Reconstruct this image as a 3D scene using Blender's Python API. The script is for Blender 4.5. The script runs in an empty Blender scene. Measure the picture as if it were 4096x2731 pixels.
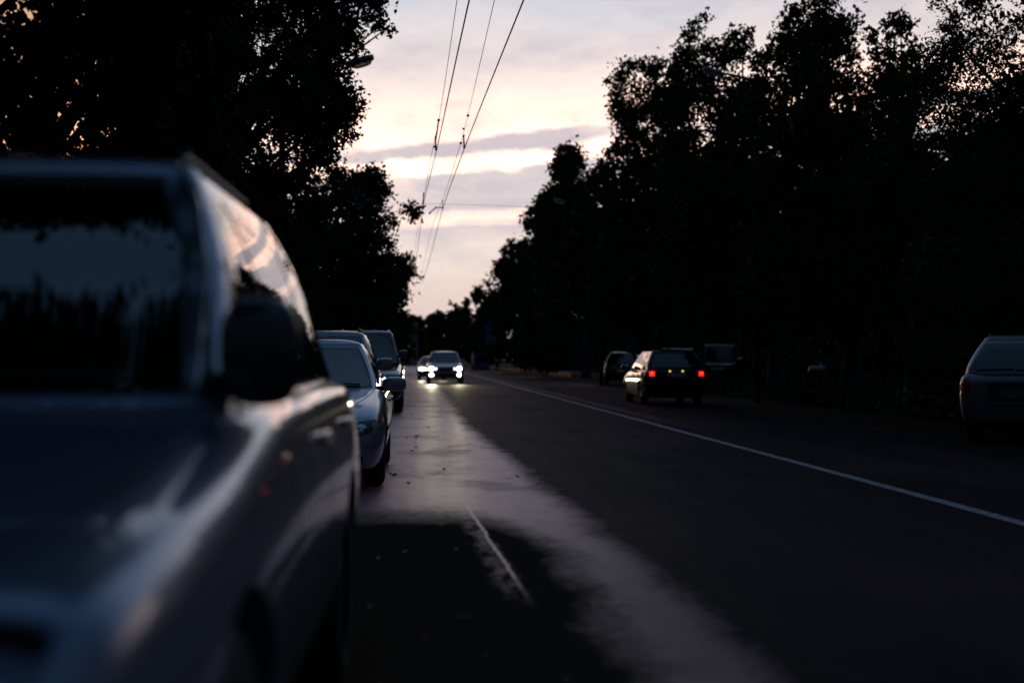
import bpy, bmesh, math, random
import numpy as np
from mathutils import Vector, Matrix
from mathutils.bvhtree import BVHTree
from mathutils.geometry import delaunay_2d_cdt

random.seed(7)
rng = np.random.default_rng(11)
S = bpy.context.scene
C = S.collection
rad = math.radians

# ------------------------------------------------------------------ camera
F = 5689.0                     # focal length in photo pixels (50 mm on 36 mm, 4096 wide)
VPX, VPY, H = 1665.0, 1440.0, 1.2
yaw = math.atan((2048 - VPX) / F)
pitch = math.atan((VPY - 1365.5) / F)
cam_d = bpy.data.cameras.new('camera')
cam = bpy.data.objects.new('camera', cam_d)
C.objects.link(cam)
cam.location = (0, 0, H)
cam.rotation_euler = (math.pi / 2 + pitch, 0, -yaw)
cam_d.lens = 50; cam_d.sensor_width = 36; cam_d.sensor_fit = 'HORIZONTAL'
cam_d.clip_start = 0.05; cam_d.clip_end = 6000
cam_d.dof.use_dof = True
cam_d.dof.focus_distance = 17.5
cam_d.dof.aperture_fstop = 1.3
S.camera = cam
_M = cam.rotation_euler.to_matrix()
_R, _U, _Fw = _M @ Vector((1, 0, 0)), _M @ Vector((0, 1, 0)), _M @ Vector((0, 0, -1))

def at(px, py, D):
    """Where the line of sight through a photo pixel is D metres up the road."""
    d = _Fw + _R * ((px - 2048) / F) + _U * ((1365.5 - py) / F)
    return Vector((0, 0, H)) + d * (D / d.y)

# ------------------------------------------------------------------ materials
def new_mat(name):
    m = bpy.data.materials.new(name); m.use_nodes = True
    return m, m.node_tree.nodes, m.node_tree.links, m.node_tree.nodes['Principled BSDF']

def mat(name, col, rough=0.5, metal=0.0, coat=0.0, emit=None, estr=0.0, spec=0.5, vary=0.12, vscale=6.0, bump=0.0, bscale=40.0, ior=1.5):
    m, n, l, p = new_mat(name)
    p.inputs['Roughness'].default_value = rough
    p.inputs['Metallic'].default_value = metal
    p.inputs['Coat Weight'].default_value = coat
    p.inputs['Coat Roughness'].default_value = 0.04; p.inputs['IOR'].default_value = ior
    p.inputs['Specular IOR Level'].default_value = spec
    tc = n.new('ShaderNodeTexCoord')
    nz = n.new('ShaderNodeTexNoise'); nz.inputs['Scale'].default_value = vscale; nz.inputs['Detail'].default_value = 6
    l.new(tc.outputs['Object'], nz.inputs['Vector'])
    mx = n.new('ShaderNodeMix'); mx.data_type = 'RGBA'
    mx.inputs[6].default_value = (*[c * (1 - vary) for c in col], 1)
    mx.inputs[7].default_value = (*[min(1, c * (1 + vary)) for c in col], 1)
    l.new(nz.outputs['Fac'], mx.inputs[0]); l.new(mx.outputs[2], p.inputs['Base Color'])
    if bump:
        b = n.new('ShaderNodeBump'); b.inputs['Strength'].default_value = bump
        nb = n.new('ShaderNodeTexNoise'); nb.inputs['Scale'].default_value = bscale; nb.inputs['Detail'].default_value = 8
        l.new(tc.outputs['Object'], nb.inputs['Vector']); l.new(nb.outputs['Fac'], b.inputs['Height'])
        l.new(b.outputs['Normal'], p.inputs['Normal'])
    if emit:
        p.inputs['Emission Color'].default_value = (*emit, 1)
        p.inputs['Emission Strength'].default_value = estr
    return m

def paint(name, col, metal=0.55, rough=0.32):
    return mat(name, col, rough=rough, metal=metal, coat=1.0, vary=0.05, vscale=3)

M_GLASS = mat('tinted car glass', (0.004, 0.005, 0.006), rough=0.015, vary=0.1, ior=1.72)
M_RUBBER = mat('tyre rubber', (0.012, 0.012, 0.012), rough=0.85)
M_TRIM = mat('black plastic trim', (0.012, 0.012, 0.013), rough=0.45)
M_SEAM = mat('shut line', (0.004, 0.004, 0.004), rough=0.9)
M_CHROME = mat('chrome', (0.75, 0.75, 0.76), rough=0.08, metal=1.0)
M_ALLOY = mat('alloy rim', (0.30, 0.30, 0.31), rough=0.35, metal=0.9)
M_LAMP = mat('clear lamp cover over dark reflector', (0.03, 0.032, 0.035), rough=0.05, coat=1.0)
M_SILV = mat('lamp reflector bowl', (0.5, 0.5, 0.52), rough=0.15, metal=1.0)
M_RED = mat('unlit red lamp plastic', (0.16, 0.008, 0.006), rough=0.15, coat=0.6)
M_ORANGE = mat('amber lamp plastic', (0.35, 0.08, 0.01), rough=0.2, coat=0.6)
M_PLATE = mat('number plate', (0.35, 0.35, 0.34), rough=0.4)
M_HEAD = mat('lit headlamp', (0.9, 0.9, 0.9), rough=0.2, emit=(1.0, 0.97, 0.86), estr=80)
M_HEAD2 = mat('lit inner lamp', (0.9, 0.9, 0.9), rough=0.2, emit=(1.0, 0.93, 0.66), estr=5)
M_TAIL = mat('lit tail lamp', (0.3, 0.01, 0.01), rough=0.2, emit=(1.0, 0.010, 0.01), estr=1.7)
M_TAILC = mat('lit tail bulb', (0.3, 0.03, 0.01), rough=0.2, emit=(1.0, 0.12, 0.03), estr=1.3)
M_PLAMP = mat('lit plate lamp', (0.4, 0.3, 0.1), rough=0.3, emit=(1.0, 0.55, 0.12), estr=1.0)

P_SEDAN = paint('pale silver blue paint', (0.30, 0.36, 0.44), metal=0.5, rough=0.36)
P_FORE = paint('mid grey metallic paint', (0.19, 0.25, 0.35), metal=0.45, rough=0.33)
P_SUV2 = paint('silver grey paint', (0.26, 0.29, 0.33), metal=0.4, rough=0.36)
P_SUV3 = paint('dark grey paint', (0.12, 0.13, 0.145), metal=0.4)
P_WAGON = mat('black green paint', (0.008, 0.010, 0.010), rough=.08, coat=0, spec=.3)
P_CROSS = paint('dull silver paint', (0.22, 0.23, 0.25), metal=0.4)
P_BLACK = paint('black car paint', (0.007, 0.007, 0.008), metal=0.0)
P_NAVY = paint('dark blue car paint', (0.009, 0.011, 0.016), metal=0.0)
P_SILVER = paint('silver car paint', (0.085, 0.10, 0.125), metal=0.35, rough=0.34)

# ------------------------------------------------------------------ object helpers
def empty(name, loc, rz=0.0):
    o = bpy.data.objects.new(name, None); C.objects.link(o)
    o.location = loc; o.rotation_euler = (0, 0, rz); o.empty_display_size = 0.3
    return o

def tag(o, label=None, cat=None, group=None, kind=None):
    if label: o['label'] = label
    if cat: o['category'] = cat
    if group: o['group'] = group
    if kind: o['kind'] = kind
    return o

def mesh_obj(name, verts, faces, m, parent=None, smooth=True):
    me = bpy.data.meshes.new(name)
    me.from_pydata([tuple(v) for v in verts], [], [tuple(f) for f in faces])
    me.validate(); me.update()
    if smooth:
        me.polygons.foreach_set('use_smooth', [True] * len(me.polygons))
    if m: me.materials.append(m)
    o = bpy.data.objects.new(name, me); C.objects.link(o)
    if parent: o.parent = parent
    return o

def from_bm(name, bm, m, parent=None, smooth=True):
    me = bpy.data.meshes.new(name)
    bmesh.ops.recalc_face_normals(bm, faces=bm.faces)
    bm.to_mesh(me); bm.free()
    if smooth: me.polygons.foreach_set('use_smooth', [True] * len(me.polygons))
    if m: me.materials.append(m)
    o = bpy.data.objects.new(name, me); C.objects.link(o)
    if parent: o.parent = parent
    return o

class MB:
    """Collects shapes into one mesh."""
    def __init__(s): s.v = []; s.f = []
    def add(s, v, f):
        o = len(s.v); s.v += [tuple(a) for a in v]; s.f += [tuple(i + o for i in q) for q in f]; return s
    def box(s, c, d, rot=None, bev=0.0):
        bm = bmesh.new(); bmesh.ops.create_cube(bm, size=1)
        bmesh.ops.scale(bm, vec=d, verts=bm.verts)
        if bev: bmesh.ops.bevel(bm, geom=bm.edges[:], offset=bev, segments=2, affect='EDGES')
        if rot: bmesh.ops.rotate(bm, matrix=rot, verts=bm.verts)
        bmesh.ops.translate(bm, vec=c, verts=bm.verts)
        bm.verts.index_update()
        s.add([v.co[:] for v in bm.verts], [[v.index for v in f.verts] for f in bm.faces]); bm.free(); return s
    def tube(s, pts, r, n=8, cap=True):
        pts = [Vector(p) for p in pts]
        rr = r if isinstance(r, (list, tuple)) else [r] * len(pts)
        V, Fc = [], []
        ref = Vector((0.3, 0.2, 1)).normalized()
        for i, p in enumerate(pts):
            t = (pts[min(i + 1, len(pts) - 1)] - pts[max(i - 1, 0)]).normalized()
            a = t.cross(ref)
            if a.length < 0.05: a = t.cross(Vector((1, 0, 0)))
            a.normalize(); b = t.cross(a)
            for k in range(n):
                an = 2 * math.pi * k / n
                V.append(p + (a * math.cos(an) + b * math.sin(an)) * rr[i])
        for i in range(len(pts) - 1):
            for k in range(n):
                k2 = (k + 1) % n
                Fc.append((i * n + k, i * n + k2, (i + 1) * n + k2, (i + 1) * n + k))
        if cap:
            Fc.append(tuple(range(n))[::-1]); Fc.append(tuple((len(pts) - 1) * n + k for k in range(n)))
        return s.add(V, Fc)
    def superell(s, c, d, e=0.5, nu=24, nv=12, rot=None):
        V, Fc = [], []
        def sp(x, p): return math.copysign(abs(x) ** p, x)
        for j in range(nv + 1):
            ph = -math.pi / 2 + math.pi * j / nv
            for i in range(nu):
                th = 2 * math.pi * i / nu
                v = Vector((d[0] / 2 * sp(math.cos(ph), e) * sp(math.cos(th), e),
                            d[1] / 2 * sp(math.cos(ph), e) * sp(math.sin(th), e), d[2] / 2 * sp(math.sin(ph), e)))
                if rot: v = rot @ v
                V.append(v + Vector(c))
        for j in range(nv):
            for i in range(nu):
                i2 = (i + 1) % nu
                Fc.append((j * nu + i, j * nu + i2, (j + 1) * nu + i2, (j + 1) * nu + i))
        return s.add(V, Fc)
    def lathe_x(s, c, prof, n=28):
        """profile of (x, r) turned about the x axis through c"""
        V, Fc = [], []
        for x, r in prof:
            for k in range(n):
                a = 2 * math.pi * k / n
                V.append((c[0] + x, c[1] + r * math.cos(a), c[2] + r * math.sin(a)))
        for i in range(len(prof) - 1):
            for k in range(n):
                k2 = (k + 1) % n
                Fc.append((i * n + k, i * n + k2, (i + 1) * n + k2, (i + 1) * n + k))
        return s.add(V, Fc)
    def build(s, name, m, parent=None, smooth=True):
        return mesh_obj(name, s.v, s.f, m, parent, smooth)

def pchip(xs, ys):
    xs = np.array(xs, float); ys = np.array(ys, float)
    o = np.argsort(xs); xs, ys = xs[o], ys[o]
    h = np.diff(xs); dl = np.diff(ys) / h
    d = np.zeros(len(xs)); d[0], d[-1] = dl[0], dl[-1]
    for i in range(1, len(xs) - 1):
        if dl[i - 1] * dl[i] > 0:
            w1, w2 = 2 * h[i] + h[i - 1], h[i] + 2 * h[i - 1]
            d[i] = (w1 + w2) / (w1 / dl[i - 1] + w2 / dl[i])
    def f(x):
        x = np.clip(x, xs[0], xs[-1]); i = np.clip(np.searchsorted(xs, x) - 1, 0, len(h) - 1)
        t = (x - xs[i]) / h[i]
        return ((1 + 2 * t) * (1 - t) ** 2 * ys[i] + t * (1 - t) ** 2 * h[i] * d[i]
                + t * t * (3 - 2 * t) * ys[i + 1] + t * t * (t - 1) * h[i] * d[i + 1])
    return f

# ------------------------------------------------------------------ car builder
SECT = [(0, 0), (.45, 0), (.72, 0), (.86, .015), (.93, .06), (.957, .13), (.975, .22), (.99, .34), (1.0, .48), (1.0, .58), (.995, .68),
        (.985, .77), (.98, .80), (.974, .84), (.964, .885), (.945, .925), (.912, .955), (.855, .976), (.76, .988), (.6, .997), (.45, 1.004), (.3, 1.009), (.15, 1.012), (0, 1.013)]

def lower_body(L, W, T, B, plan):
    fT, fB, fW = pchip(*zip(*T)), pchip(*zip(*B)), pchip(*zip(*plan))
    ts = np.concatenate([1 - np.array([0, .002, .006, .012, .02, .03, .045, .06, .08, .10, .13, .16, .20]), np.linspace(.76, -.76, 34),
                         -1 + np.array([.20, .16, .13, .10, .08, .06, .045, .03, .02, .012, .006, .002, 0])])
    V, Fc = [], []
    m = len(SECT); ring = 2 * m - 2
    def add_ring(y, w, b, t, sc=1.0):
        pts = [(x * w, b + s * (t - b)) for x, s in SECT] + [(-x * w, b + s * (t - b)) for x, s in SECT[-2:0:-1]]
        cz = (b + t) / 2
        for x, z in pts: V.append((x * sc, y, cz + (z - cz) * sc))
    def st(t): return float(fW(t)) * W / 2, float(fB(t)), float(fT(t))
    add_ring(L / 2 + .012, *st(1), .35); add_ring(L / 2 + .010, *st(1), .75); add_ring(L / 2 + .005, *st(1), .94)
    for t in ts: add_ring(t * L / 2, *st(t))
    add_ring(-L / 2 - .005, *st(-1), .94); add_ring(-L / 2 - .010, *st(-1), .75); add_ring(-L / 2 - .012, *st(-1), .35)
    nr = len(V) // ring
    for i in range(nr - 1):
        for k in range(ring):
            k2 = (k + 1) % ring
            Fc.append((i * ring + k, i * ring + k2, (i + 1) * ring + k2, (i + 1) * ring + k))
    Fc.append(tuple(range(ring))[::-1]); Fc.append(tuple((nr - 1) * ring + k for k in range(ring)))
    return V, Fc

def cabin(G, n=24.0):
    """G: levels of (z, y_front, y_rear, half_width); the roof is crowned over the last one."""
    zf = [g[0] for g in G]
    fs = [pchip(zf, [g[k] for g in G]) for k in (1, 2, 3)]
    lv = [(z, *[float(f(z)) for f in fs]) for z in np.linspace(zf[0], zf[-1], 14)]
    V, Fc = [], []
    # plan outline: nearly flat flanks, bowed windscreen, tight corners
    xs = [math.sin(math.pi / 2 * i / 18) * .975 for i in range(19)]
    q = [(x, (1 - x ** 3) ** (1 / n)) for x in xs]
    ye = q[-1][1]
    side = [(1 - .022 * t * t if abs(t) < ye * .93 else (1 - abs(t) ** n) ** (1 / 3), t) for t in np.linspace(ye, -ye, 40)[1:-1]]
    side = [(min(x, (1 - abs(t) ** n) ** (1 / 3)), t) for x, t in side]
    half_ = q + side + [(x, -y) for x, y in reversed(q)]
    OUT = half_ + [(-x, y) for x, y in reversed(half_)][1:-1]
    N = len(OUT)
    def ring(z, yf, yr, w, sc=1.0, dz=0.0):
        mid, hl = (yf + yr) / 2, (yf - yr) / 2
        for ox, oy in OUT: V.append((ox * w * sc, mid + oy * (hl - w * (1 - sc)), z + dz))
    ring(zf[0] - .12, *lv[0][1:])
    for g in lv: ring(*g)
    top = lv[-1]
    for sc, dz in ((.985, .018), (.955, .034), (.91, .046), (.84, .058), (.72, .069), (.55, .078), (.35, .084), (.15, .087)):
        ring(*top, sc, dz)
    nr = len(V) // N
    for i in range(nr - 1):
        for k in range(N):
            k2 = (k + 1) % N
            Fc.append((i * N + k, i * N + k2, (i + 1) * N + k2, (i + 1) * N + k))
    Fc.append(tuple(range(N))[::-1]); Fc.append(tuple((nr - 1) * N + k for k in range(N)))
    return V, Fc, fs, zf

AX = {'front': (Vector((0, -1, 0)), lambda a, b: Vector((a, 9, b))), 'rear': (Vector((0, 1, 0)), lambda a, b: Vector((a, -9, b))),
      'right': (Vector((-1, 0, 0)), lambda a, b: Vector((9, a, b))), 'left': (Vector((1, 0, 0)), lambda a, b: Vector((-9, a, b))),
      'top': (Vector((0, 0, -1)), lambda a, b: Vector((a, b, 9)))}

def patch(bvh, poly, axis, off=0.004, thick=0.012, step=0.05):
    """A panel in the outline poly (seen along axis) laid on the body surface, with a real thickness. Returns verts, faces."""
    P2 = []
    for i, p in enumerate(poly):
        q = poly[(i + 1) % len(poly)]
        d = math.hypot(q[0] - p[0], q[1] - p[1]); k = max(1, int(d / step))
        for j in range(k): P2.append((p[0] + (q[0] - p[0]) * j / k, p[1] + (q[1] - p[1]) * j / k))
    nb = len(P2)
    arr = np.array(P2)
    x0, y0 = arr.min(0); x1, y1 = arr.max(0)
    pts = [Vector(p) for p in P2]
    gx = np.arange(x0 + step / 2, x1, step); gy = np.arange(y0 + step / 2, y1, step)
    if len(gx) and len(gy):
        G = np.array([(a, b) for a in gx for b in gy])
        ok = inside(G, arr) & (edge_dist(G, arr) > step * .45)
        pts += [Vector(p) for p in G[ok]]
    res = delaunay_2d_cdt(pts, [(i, (i + 1) % nb) for i in range(nb)], [list(range(nb))], 1, 1e-6)
    v2, tris = res[0], res[2]
    d, mk = AX[axis]
    top, bot, good = [], [], []
    for v in v2:
        hit, nor, _, _ = bvh.ray_cast(mk(v.x, v.y), d)
        if hit is not None and ((axis == 'front' and hit.y < -.6) or (axis == 'rear' and hit.y > -.6)): hit = None
        if hit is None: good.append(False); top.append(Vector()); bot.append(Vector()); continue
        if nor.dot(d) > 0: nor = -nor
        good.append(True); top.append(hit + nor * off); bot.append(hit + nor * (off - thick))
    n = len(v2); Fc = []; ec = {}
    for t in tris:
        if all(good[i] for i in t):
            Fc.append(tuple(t)); Fc.append(tuple(i + n for i in reversed(t)))
            for i in range(len(t)):
                e = (t[i], t[(i + 1) % len(t)]); ec[e] = 1
    for (a, b) in ec:
        if (b, a) not in ec: Fc.append((b, a, a + n, b + n))
    return top + bot, Fc

def inside(P, poly):
    x, y = P[:, 0], P[:, 1]; r = np.zeros(len(P), bool)
    j = len(poly) - 1
    for i in range(len(poly)):
        xi, yi = poly[i]; xj, yj = poly[j]
        c = ((yi > y) != (yj > y)) & (x < (xj - xi) * (y - yi) / ((yj - yi) if yj != yi else 1e-9) + xi)
        r ^= c; j = i
    return r

def edge_dist(P, poly):
    poly = np.array(poly, float); d = np.full(len(P), 1e9)
    for i in range(len(poly)):
        a, b = poly[i], poly[(i + 1) % len(poly)]
        ab = b - a; t = np.clip(((P - a) @ ab) / (ab @ ab + 1e-12), 0, 1)
        d = np.minimum(d, np.linalg.norm(P - (a + t[:, None] * ab), axis=1))
    return d

def boolean_cut(V, Fc, cuts):
    tmp = mesh_obj('tmp', V, Fc, None); kill = [tmp]
    for c, r, w in cuts:
        mb = MB().lathe_x(c, [(-w, r * .001), (-w, r), (w, r), (w, r * .001)], 40)
        q = mb.build('tmp_cut', None); kill.append(q)
        bmq = bmesh.new(); bmq.from_mesh(q.data); bmesh.ops.remove_doubles(bmq, verts=bmq.verts, dist=1e-3)
        bmesh.ops.recalc_face_normals(bmq, faces=bmq.faces); bmq.to_mesh(q.data); bmq.free()
        md = tmp.modifiers.new('cut', 'BOOLEAN'); md.operation = 'DIFFERENCE'; md.object = q; md.solver = 'EXACT'
    bmq = bmesh.new(); bmq.from_mesh(tmp.data); bmesh.ops.recalc_face_normals(bmq, faces=bmq.faces); bmq.to_mesh(tmp.data); bmq.free()
    dg = bpy.context.evaluated_depsgraph_get()
    me = bpy.data.meshes.new_from_object(tmp.evaluated_get(dg))
    v = [x.co[:] for x in me.vertices]; f = [tuple(p.vertices) for p in me.polygons]
    for q in kill: bpy.data.objects.remove(q)
    return v, f

def oval(cx, cz, rx, rz, n=20):
    return [(cx + rx * math.cos(2 * math.pi * i / n), cz + rz * math.sin(2 * math.pi * i / n)) for i in range(n)]

def rrect(x0, z0, x1, z1, r=0.02):
    P = []
    for cx, cz, a0 in ((x1 - r, z1 - r, 0), (x0 + r, z1 - r, 90), (x0 + r, z0 + r, 180), (x1 - r, z0 + r, 270)):
        for k in range(4):
            a = rad(a0 + 30 * k); P.append((cx + r * math.cos(a), cz + r * math.sin(a)))
    return P

def mir(poly): return [(-a, b) for a, b in reversed(poly)]

def make_car(name, loc, rz, sp, pm, label, cat='car', group=None):
    root = empty(name, loc, rz); tag(root, label, cat, group)
    L, W = sp['L'], sp['W']
    wr = sp.get('wr', .32)
    ya, yb = sp['axles']
    lb = lower_body(L, W, sp['T'], sp['B'], sp['plan'])
    cuts = [((s * (W / 2), y, wr + .01), wr + .055, .28) for y in (ya, yb) for s in (1, -1)]
    v, f = boolean_cut(*lb, cuts)
    cv, cf, fs, zf = cabin(sp['G'], sp.get('n', 24.0))
    mb = MB(); mb.add(v, f); mb.add(cv, cf)
    body = mb.build('body', pm, root)
    try: body.data.set_sharp_from_angle(angle=rad(42))
    except Exception: pass
    bvh = BVHTree.FromPolygons([Vector(a) for a in mb.v], mb.f)
    cb = BVHTree.FromPolygons([Vector(a) for a in cv], cf)
    yf, yr, hw = fs
    def part(nm, poly, ax, m, off=.004, thick=.012, step=.05, par=None, b=None):
        V, Fc = patch(b or bvh, poly, ax, off, thick, step)
        o_ = mesh_obj(nm, V, Fc, m, par or root); o_.data.set_sharp_from_angle(angle=rad(38)); return o_
    z0, z1 = zf[0] + sp.get('sill', .03), zf[-1] - sp.get('head', .035)
    pa = sp.get('pillar', .085)
    zs = np.linspace(z0, z1, 8)
    half = [(float(hw(z)) - pa, z) for z in zs]
    wsp = [(-x, z) for x, z in half][::-1] + half
    fr_ = sp.get('frit', .03)
    fz = np.linspace(z0 - .01, z1 + fr_ * .6, 8); fh = [(float(hw(z)) - pa + fr_, z) for z in fz]
    part('windshield_seal', [(-x, z) for x, z in fh][::-1] + fh, 'front', M_TRIM, .0015, .006, .06, b=cb)
    ws = part('windshield', wsp, 'front', M_GLASS, step=.06, b=cb)
    rh = [(float(hw(z)) - sp.get('rpillar', .10), z) for z in np.linspace(z0 + sp.get('rsill', .02), z1 - .02, 6)]
    part('rear_window', [(-x, z) for x, z in rh][::-1] + rh, 'rear', M_GLASS, step=.06, b=cb)
    fa, fd = sp.get('fa', .16), sp.get('fd', .20)
    edges = [None] + sp['pillars'] + [None]
    for side in ('right', 'left'):
        sx = 1 if side == 'right' else -1
        for i in range(len(edges) - 1):
            lo = [(float(yf(z)) - fa, z) if edges[i] is None else (edges[i] - .035, z) for z in zs]
            hi = [(float(yr(z)) + fd, z) if edges[i + 1] is None else (edges[i + 1] + .035, z) for z in zs]
            lo2 = [(a, z) for (a, z), (b, _) in zip(lo, hi) if a - b > .05]
            hi2 = [(b, z) for (a, z), (b, _) in zip(lo, hi) if a - b > .05]
            if len(lo2) < 3: continue
            part('side_window', lo2 + hi2[::-1], side, M_GLASS, step=.07, b=cb)
        # shut lines of the doors and the sill
        zt = zf[0] - .02
        for y in sp['seams']:
            part('door_seam', [(y - .004, .38), (y + .004, .38), (y + .004, zt), (y - .004, zt)], side, M_SEAM, off=.0015, thick=.004, step=.08)
        for y in sp['handles']:
            hz = zf[0] - .12
            hit = bvh.ray_cast(Vector((sx * 9, y, hz)), Vector((-sx, 0, 0)))[0]
            if hit: MB().superell((hit.x + sx * .014, y, hz), (.03, .2, .036), .6, 16, 8).build('door_handle', sp.get('handle_m', pm), root)
        # outside mirror
        my = float(yf(zf[0])) - sp.get('mback', .30)
        mz = zf[0] + sp.get('mz', .08)
        mw, md_, mh = sp.get('mirror', (.24, .13, .16))
        mx = float(hw(mz)) + .05 + sp.get('mout', 0) + mw / 2
        mm = MB().superell((sx * mx, my, mz), (mw, md_, mh), sp.get('mround', .55), 28, 14, Matrix.Rotation(-sx * .18, 3, 'Z'))
        mi = mm.build('side_mirror', sp.get('mirror_m', pm), root)
        MB().superell((sx * (float(hw(mz)) + .02), my + .01, mz - mh * .28), (.14, .07, .05), .6, 12, 8).build('mirror_arm', M_TRIM, mi)
        MB().superell((sx * mx - sx*.005, my - md_ * .42, mz), (mw * .86, .03, mh * .8), .45, 20, 8).build('mirror_glass', M_CHROME, mi)
        if sp.get('rails'):
            zt2 = zf[-1] + .05; w2 = float(hw(zf[-1])) * .86
            y1, y2 = float(yf(zf[-1])) - .12, float(yr(zf[-1])) + .15
            r_ = MB(); k = 10
            r_.tube([(sx * w2, y1 + (y2 - y1) * i / k, zt2 + (sp.get('railh', .035) if 0 < i < k else -.03)) for i in range(k + 1)], .017, 8)
            for i in (1, 5, 9): r_.tube([(sx * w2, y1 + (y2 - y1) * i / k, zt2 - .04), (sx * w2, y1 + (y2 - y1) * i / k, zt2 + .05)], .016, 6)
            r_.build('roof_rail', sp.get('rail_m', M_TRIM), root)
        # wheels
        for y in (ya, yb):
            wh = empty('wheel', (sx * (W / 2 - .125), y, wr)); wh.parent = root
            MB().lathe_x((0, 0, 0), [(-.10, wr * .66), (-.105, wr * .8), (-.09, wr * .95), (-.06, wr), (.06, wr), (.09, wr * .95), (.105, wr * .8), (.10, wr * .66), (-.10, wr * .66)], 36).build('tyre', M_RUBBER, wh)
            rm = MB().lathe_x((0, 0, 0), [(sx * .06, .001), (sx * .07, wr * .15), (sx * .055, wr * .2), (sx * .03, wr * .5), (sx * .04, wr * .6), (sx * .085, wr * .67), (sx * .05, wr * .69), (-sx * .09, wr * .67)], 36)
            for k in range(5):
                a = 2 * math.pi * k / 5 + .3
                rm.box((sx * .062, math.cos(a) * wr * .38, math.sin(a) * wr * .38), (.03, wr * .52, .055), Matrix.Rotation(a, 3, 'X'), .008)
            rm.build('rim', M_ALLOY, wh)
        for nm, poly, ax, m, *o in sp.get('sideparts', []):
            part(nm, poly, side, m, *(o or []))
    for nm, poly, ax, m, *o in sp.get('parts', []):
        off = o[0] if o else .004
        part(nm, poly, ax, m, off, o[1] if len(o) > 1 else .014, o[2] if len(o) > 2 else .04)
    for nm, poly, ax, m, *o in sp.get('pairs', []):
        off = o[0] if o else .004
        for q in (poly, mir(poly)):
            p_ = part(nm, q, ax, m, off, .016, .035)
            for nm2, po2, m2, of2 in (o[1] if len(o) > 1 else []):
                q2 = po2 if q is poly else mir(po2)
                V, Fc = patch(bvh, q2, ax, of2, .014, .03); mesh_obj(nm2, V, Fc, m2, p_)
    if sp.get('hood'):
        a, b_, w1, w2 = sp['hood']         # y of the cowl, y of the nose, half widths there
        ln = []
        for i in range(13):
            t = i / 12; ln.append((w1 + (w2 - w1) * t ** 1.4, a + (b_ - a) * t))
        strip = [(x + .004, y) for x, y in ln] + [(x - .004, y) for x, y in reversed(ln)]
        for q in (strip, mir(strip)): part('hood_seam', q, 'top', M_SEAM, .0015, .004, .08)
        fr = [(x, b_ + .10 * (1 - (x / w2) ** 2)) for x in np.linspace(-w2, w2, 16)]
        part('hood_seam', [(x, y + .004) for x, y in fr] + [(x, y - .004) for x, y in reversed(fr)], 'top', M_SEAM, .0015, .004, .08)
        if 'crease' in sp and sp['crease'][0] != sp['crease'][1]:
            for s in (1, -1):
                pl = [(s * (sp['crease'][0] + (sp['crease'][1] - sp['crease'][0]) * i / 10), a - .02 + (b_ - a) * i / 10 * .9) for i in range(11)]
                mbc = MB(); pts = []
                for x, y in pl:
                    h_ = bvh.ray_cast(Vector((x, y, 9)), Vector((0, 0, -1)))[0]
                    if h_: pts.append(h_ + Vector((0, 0, -.004)))
                if len(pts) > 2: mbc.tube(pts, [.004] + [.010] * (len(pts) - 2) + [.004], 8).build('hood_crease', pm, root)
    if sp.get('wipers'):
        y_ax = sp['wipers']; wi = MB()
        for x0, x1 in ((-.05, .5), (-.6, -.08)):
            z = zf[0] + .05
            pts = []
            for i in range(8):
                x = x0 + (x1 - x0) * i / 7
                h_ = cb.ray_cast(Vector((x, 9 if y_ax == 'front' else -9, z + .015 * i / 7)), Vector((0, -1 if y_ax == 'front' else 1, 0)))[0]
                if h_: pts.append(h_ + Vector((0, .018 if y_ax == 'front' else -.018, .01)))
            if len(pts) > 2: wi.tube(pts, .009, 6)
        wi.build('wiper', M_TRIM, root)
    return root

PLAN = [(1, .66), (.99, .76), (.97, .845), (.93, .91), (.86, .955), (.74, .985), (.5, 1), (-.6, 1), (-.82, .985), (-.92, .955), (-.975, .90), (-1, .82)]

def spec_sedan(**k):
    L = 4.6
    s = dict(L=L, W=1.76, wr=.315, axles=(1.40, -1.28), plan=PLAN,
             T=[(1, .50), (.985, .57), (.965, .625), (.93, .68), (.88, .725), (.8, .775), (.65, .835), (.5, .885), (.36, .93), (0, .945), (-.5, .965), (-.64, .975), (-.9, .965), (-.96, .92), (-1, .80)],
             B=[(1, .24), (.9, .19), (.6, .18), (-.7, .19), (-.9, .24), (-1, .33)],
             G=[(.90, .98, -1.62, .775), (1.0, .76, -1.50, .755), (1.15, .45, -1.30, .70), (1.28, .19, -1.10, .635), (1.345, .07, -.98, .59)],
             n=24.0, pillars=[-.28], seams=[.86, -.28, -1.15], handles=[-.12, -1.0], fa=.16, fd=.30, hood=(.95, 1.92, .74, .56), crease=(.5, .3),
             parts=[('grille', [(-.30, .50), (.30, .50), (.36, .63), (-.36, .63)], 'front', M_TRIM, .004),
                    ('bumper_intake', rrect(-.40, .25, .40, .36, .03), 'front', M_SEAM, .003),
                    ('number_plate', rrect(-.26, .385, .26, .495, .01), 'front', M_PLATE, .014, .02)],
             pairs=[('headlight', [(.40, .525), (.62, .50), (.74, .535), (.80, .60), (.785, .655), (.62, .635), (.44, .60)], 'front', M_LAMP, .005,
                     [('lamp_bowl', oval(.66, .575, .05, .038), M_SILV, .010), ('lamp_bowl', oval(.52, .565, .04, .034), M_SILV, .010)]),
                    ('fog_light', rrect(.47, .26, .68, .345, .03), 'front', M_SEAM, .004, [('fog_lens', oval(.58, .303, .055, .033), M_LAMP, .010)]),
                    ('taillight', [(.48, .70), (.74, .72), (.74, .86), (.50, .87)], 'rear', M_RED, .006)],
             sideparts=[('side_moulding', [(-1.0, .50), (1.0, .50), (1.0, .545), (-1.0, .545)], 'side', M_TRIM, .006, .016, .08)],
             wipers='front')
    s.update(k); return s

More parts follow.
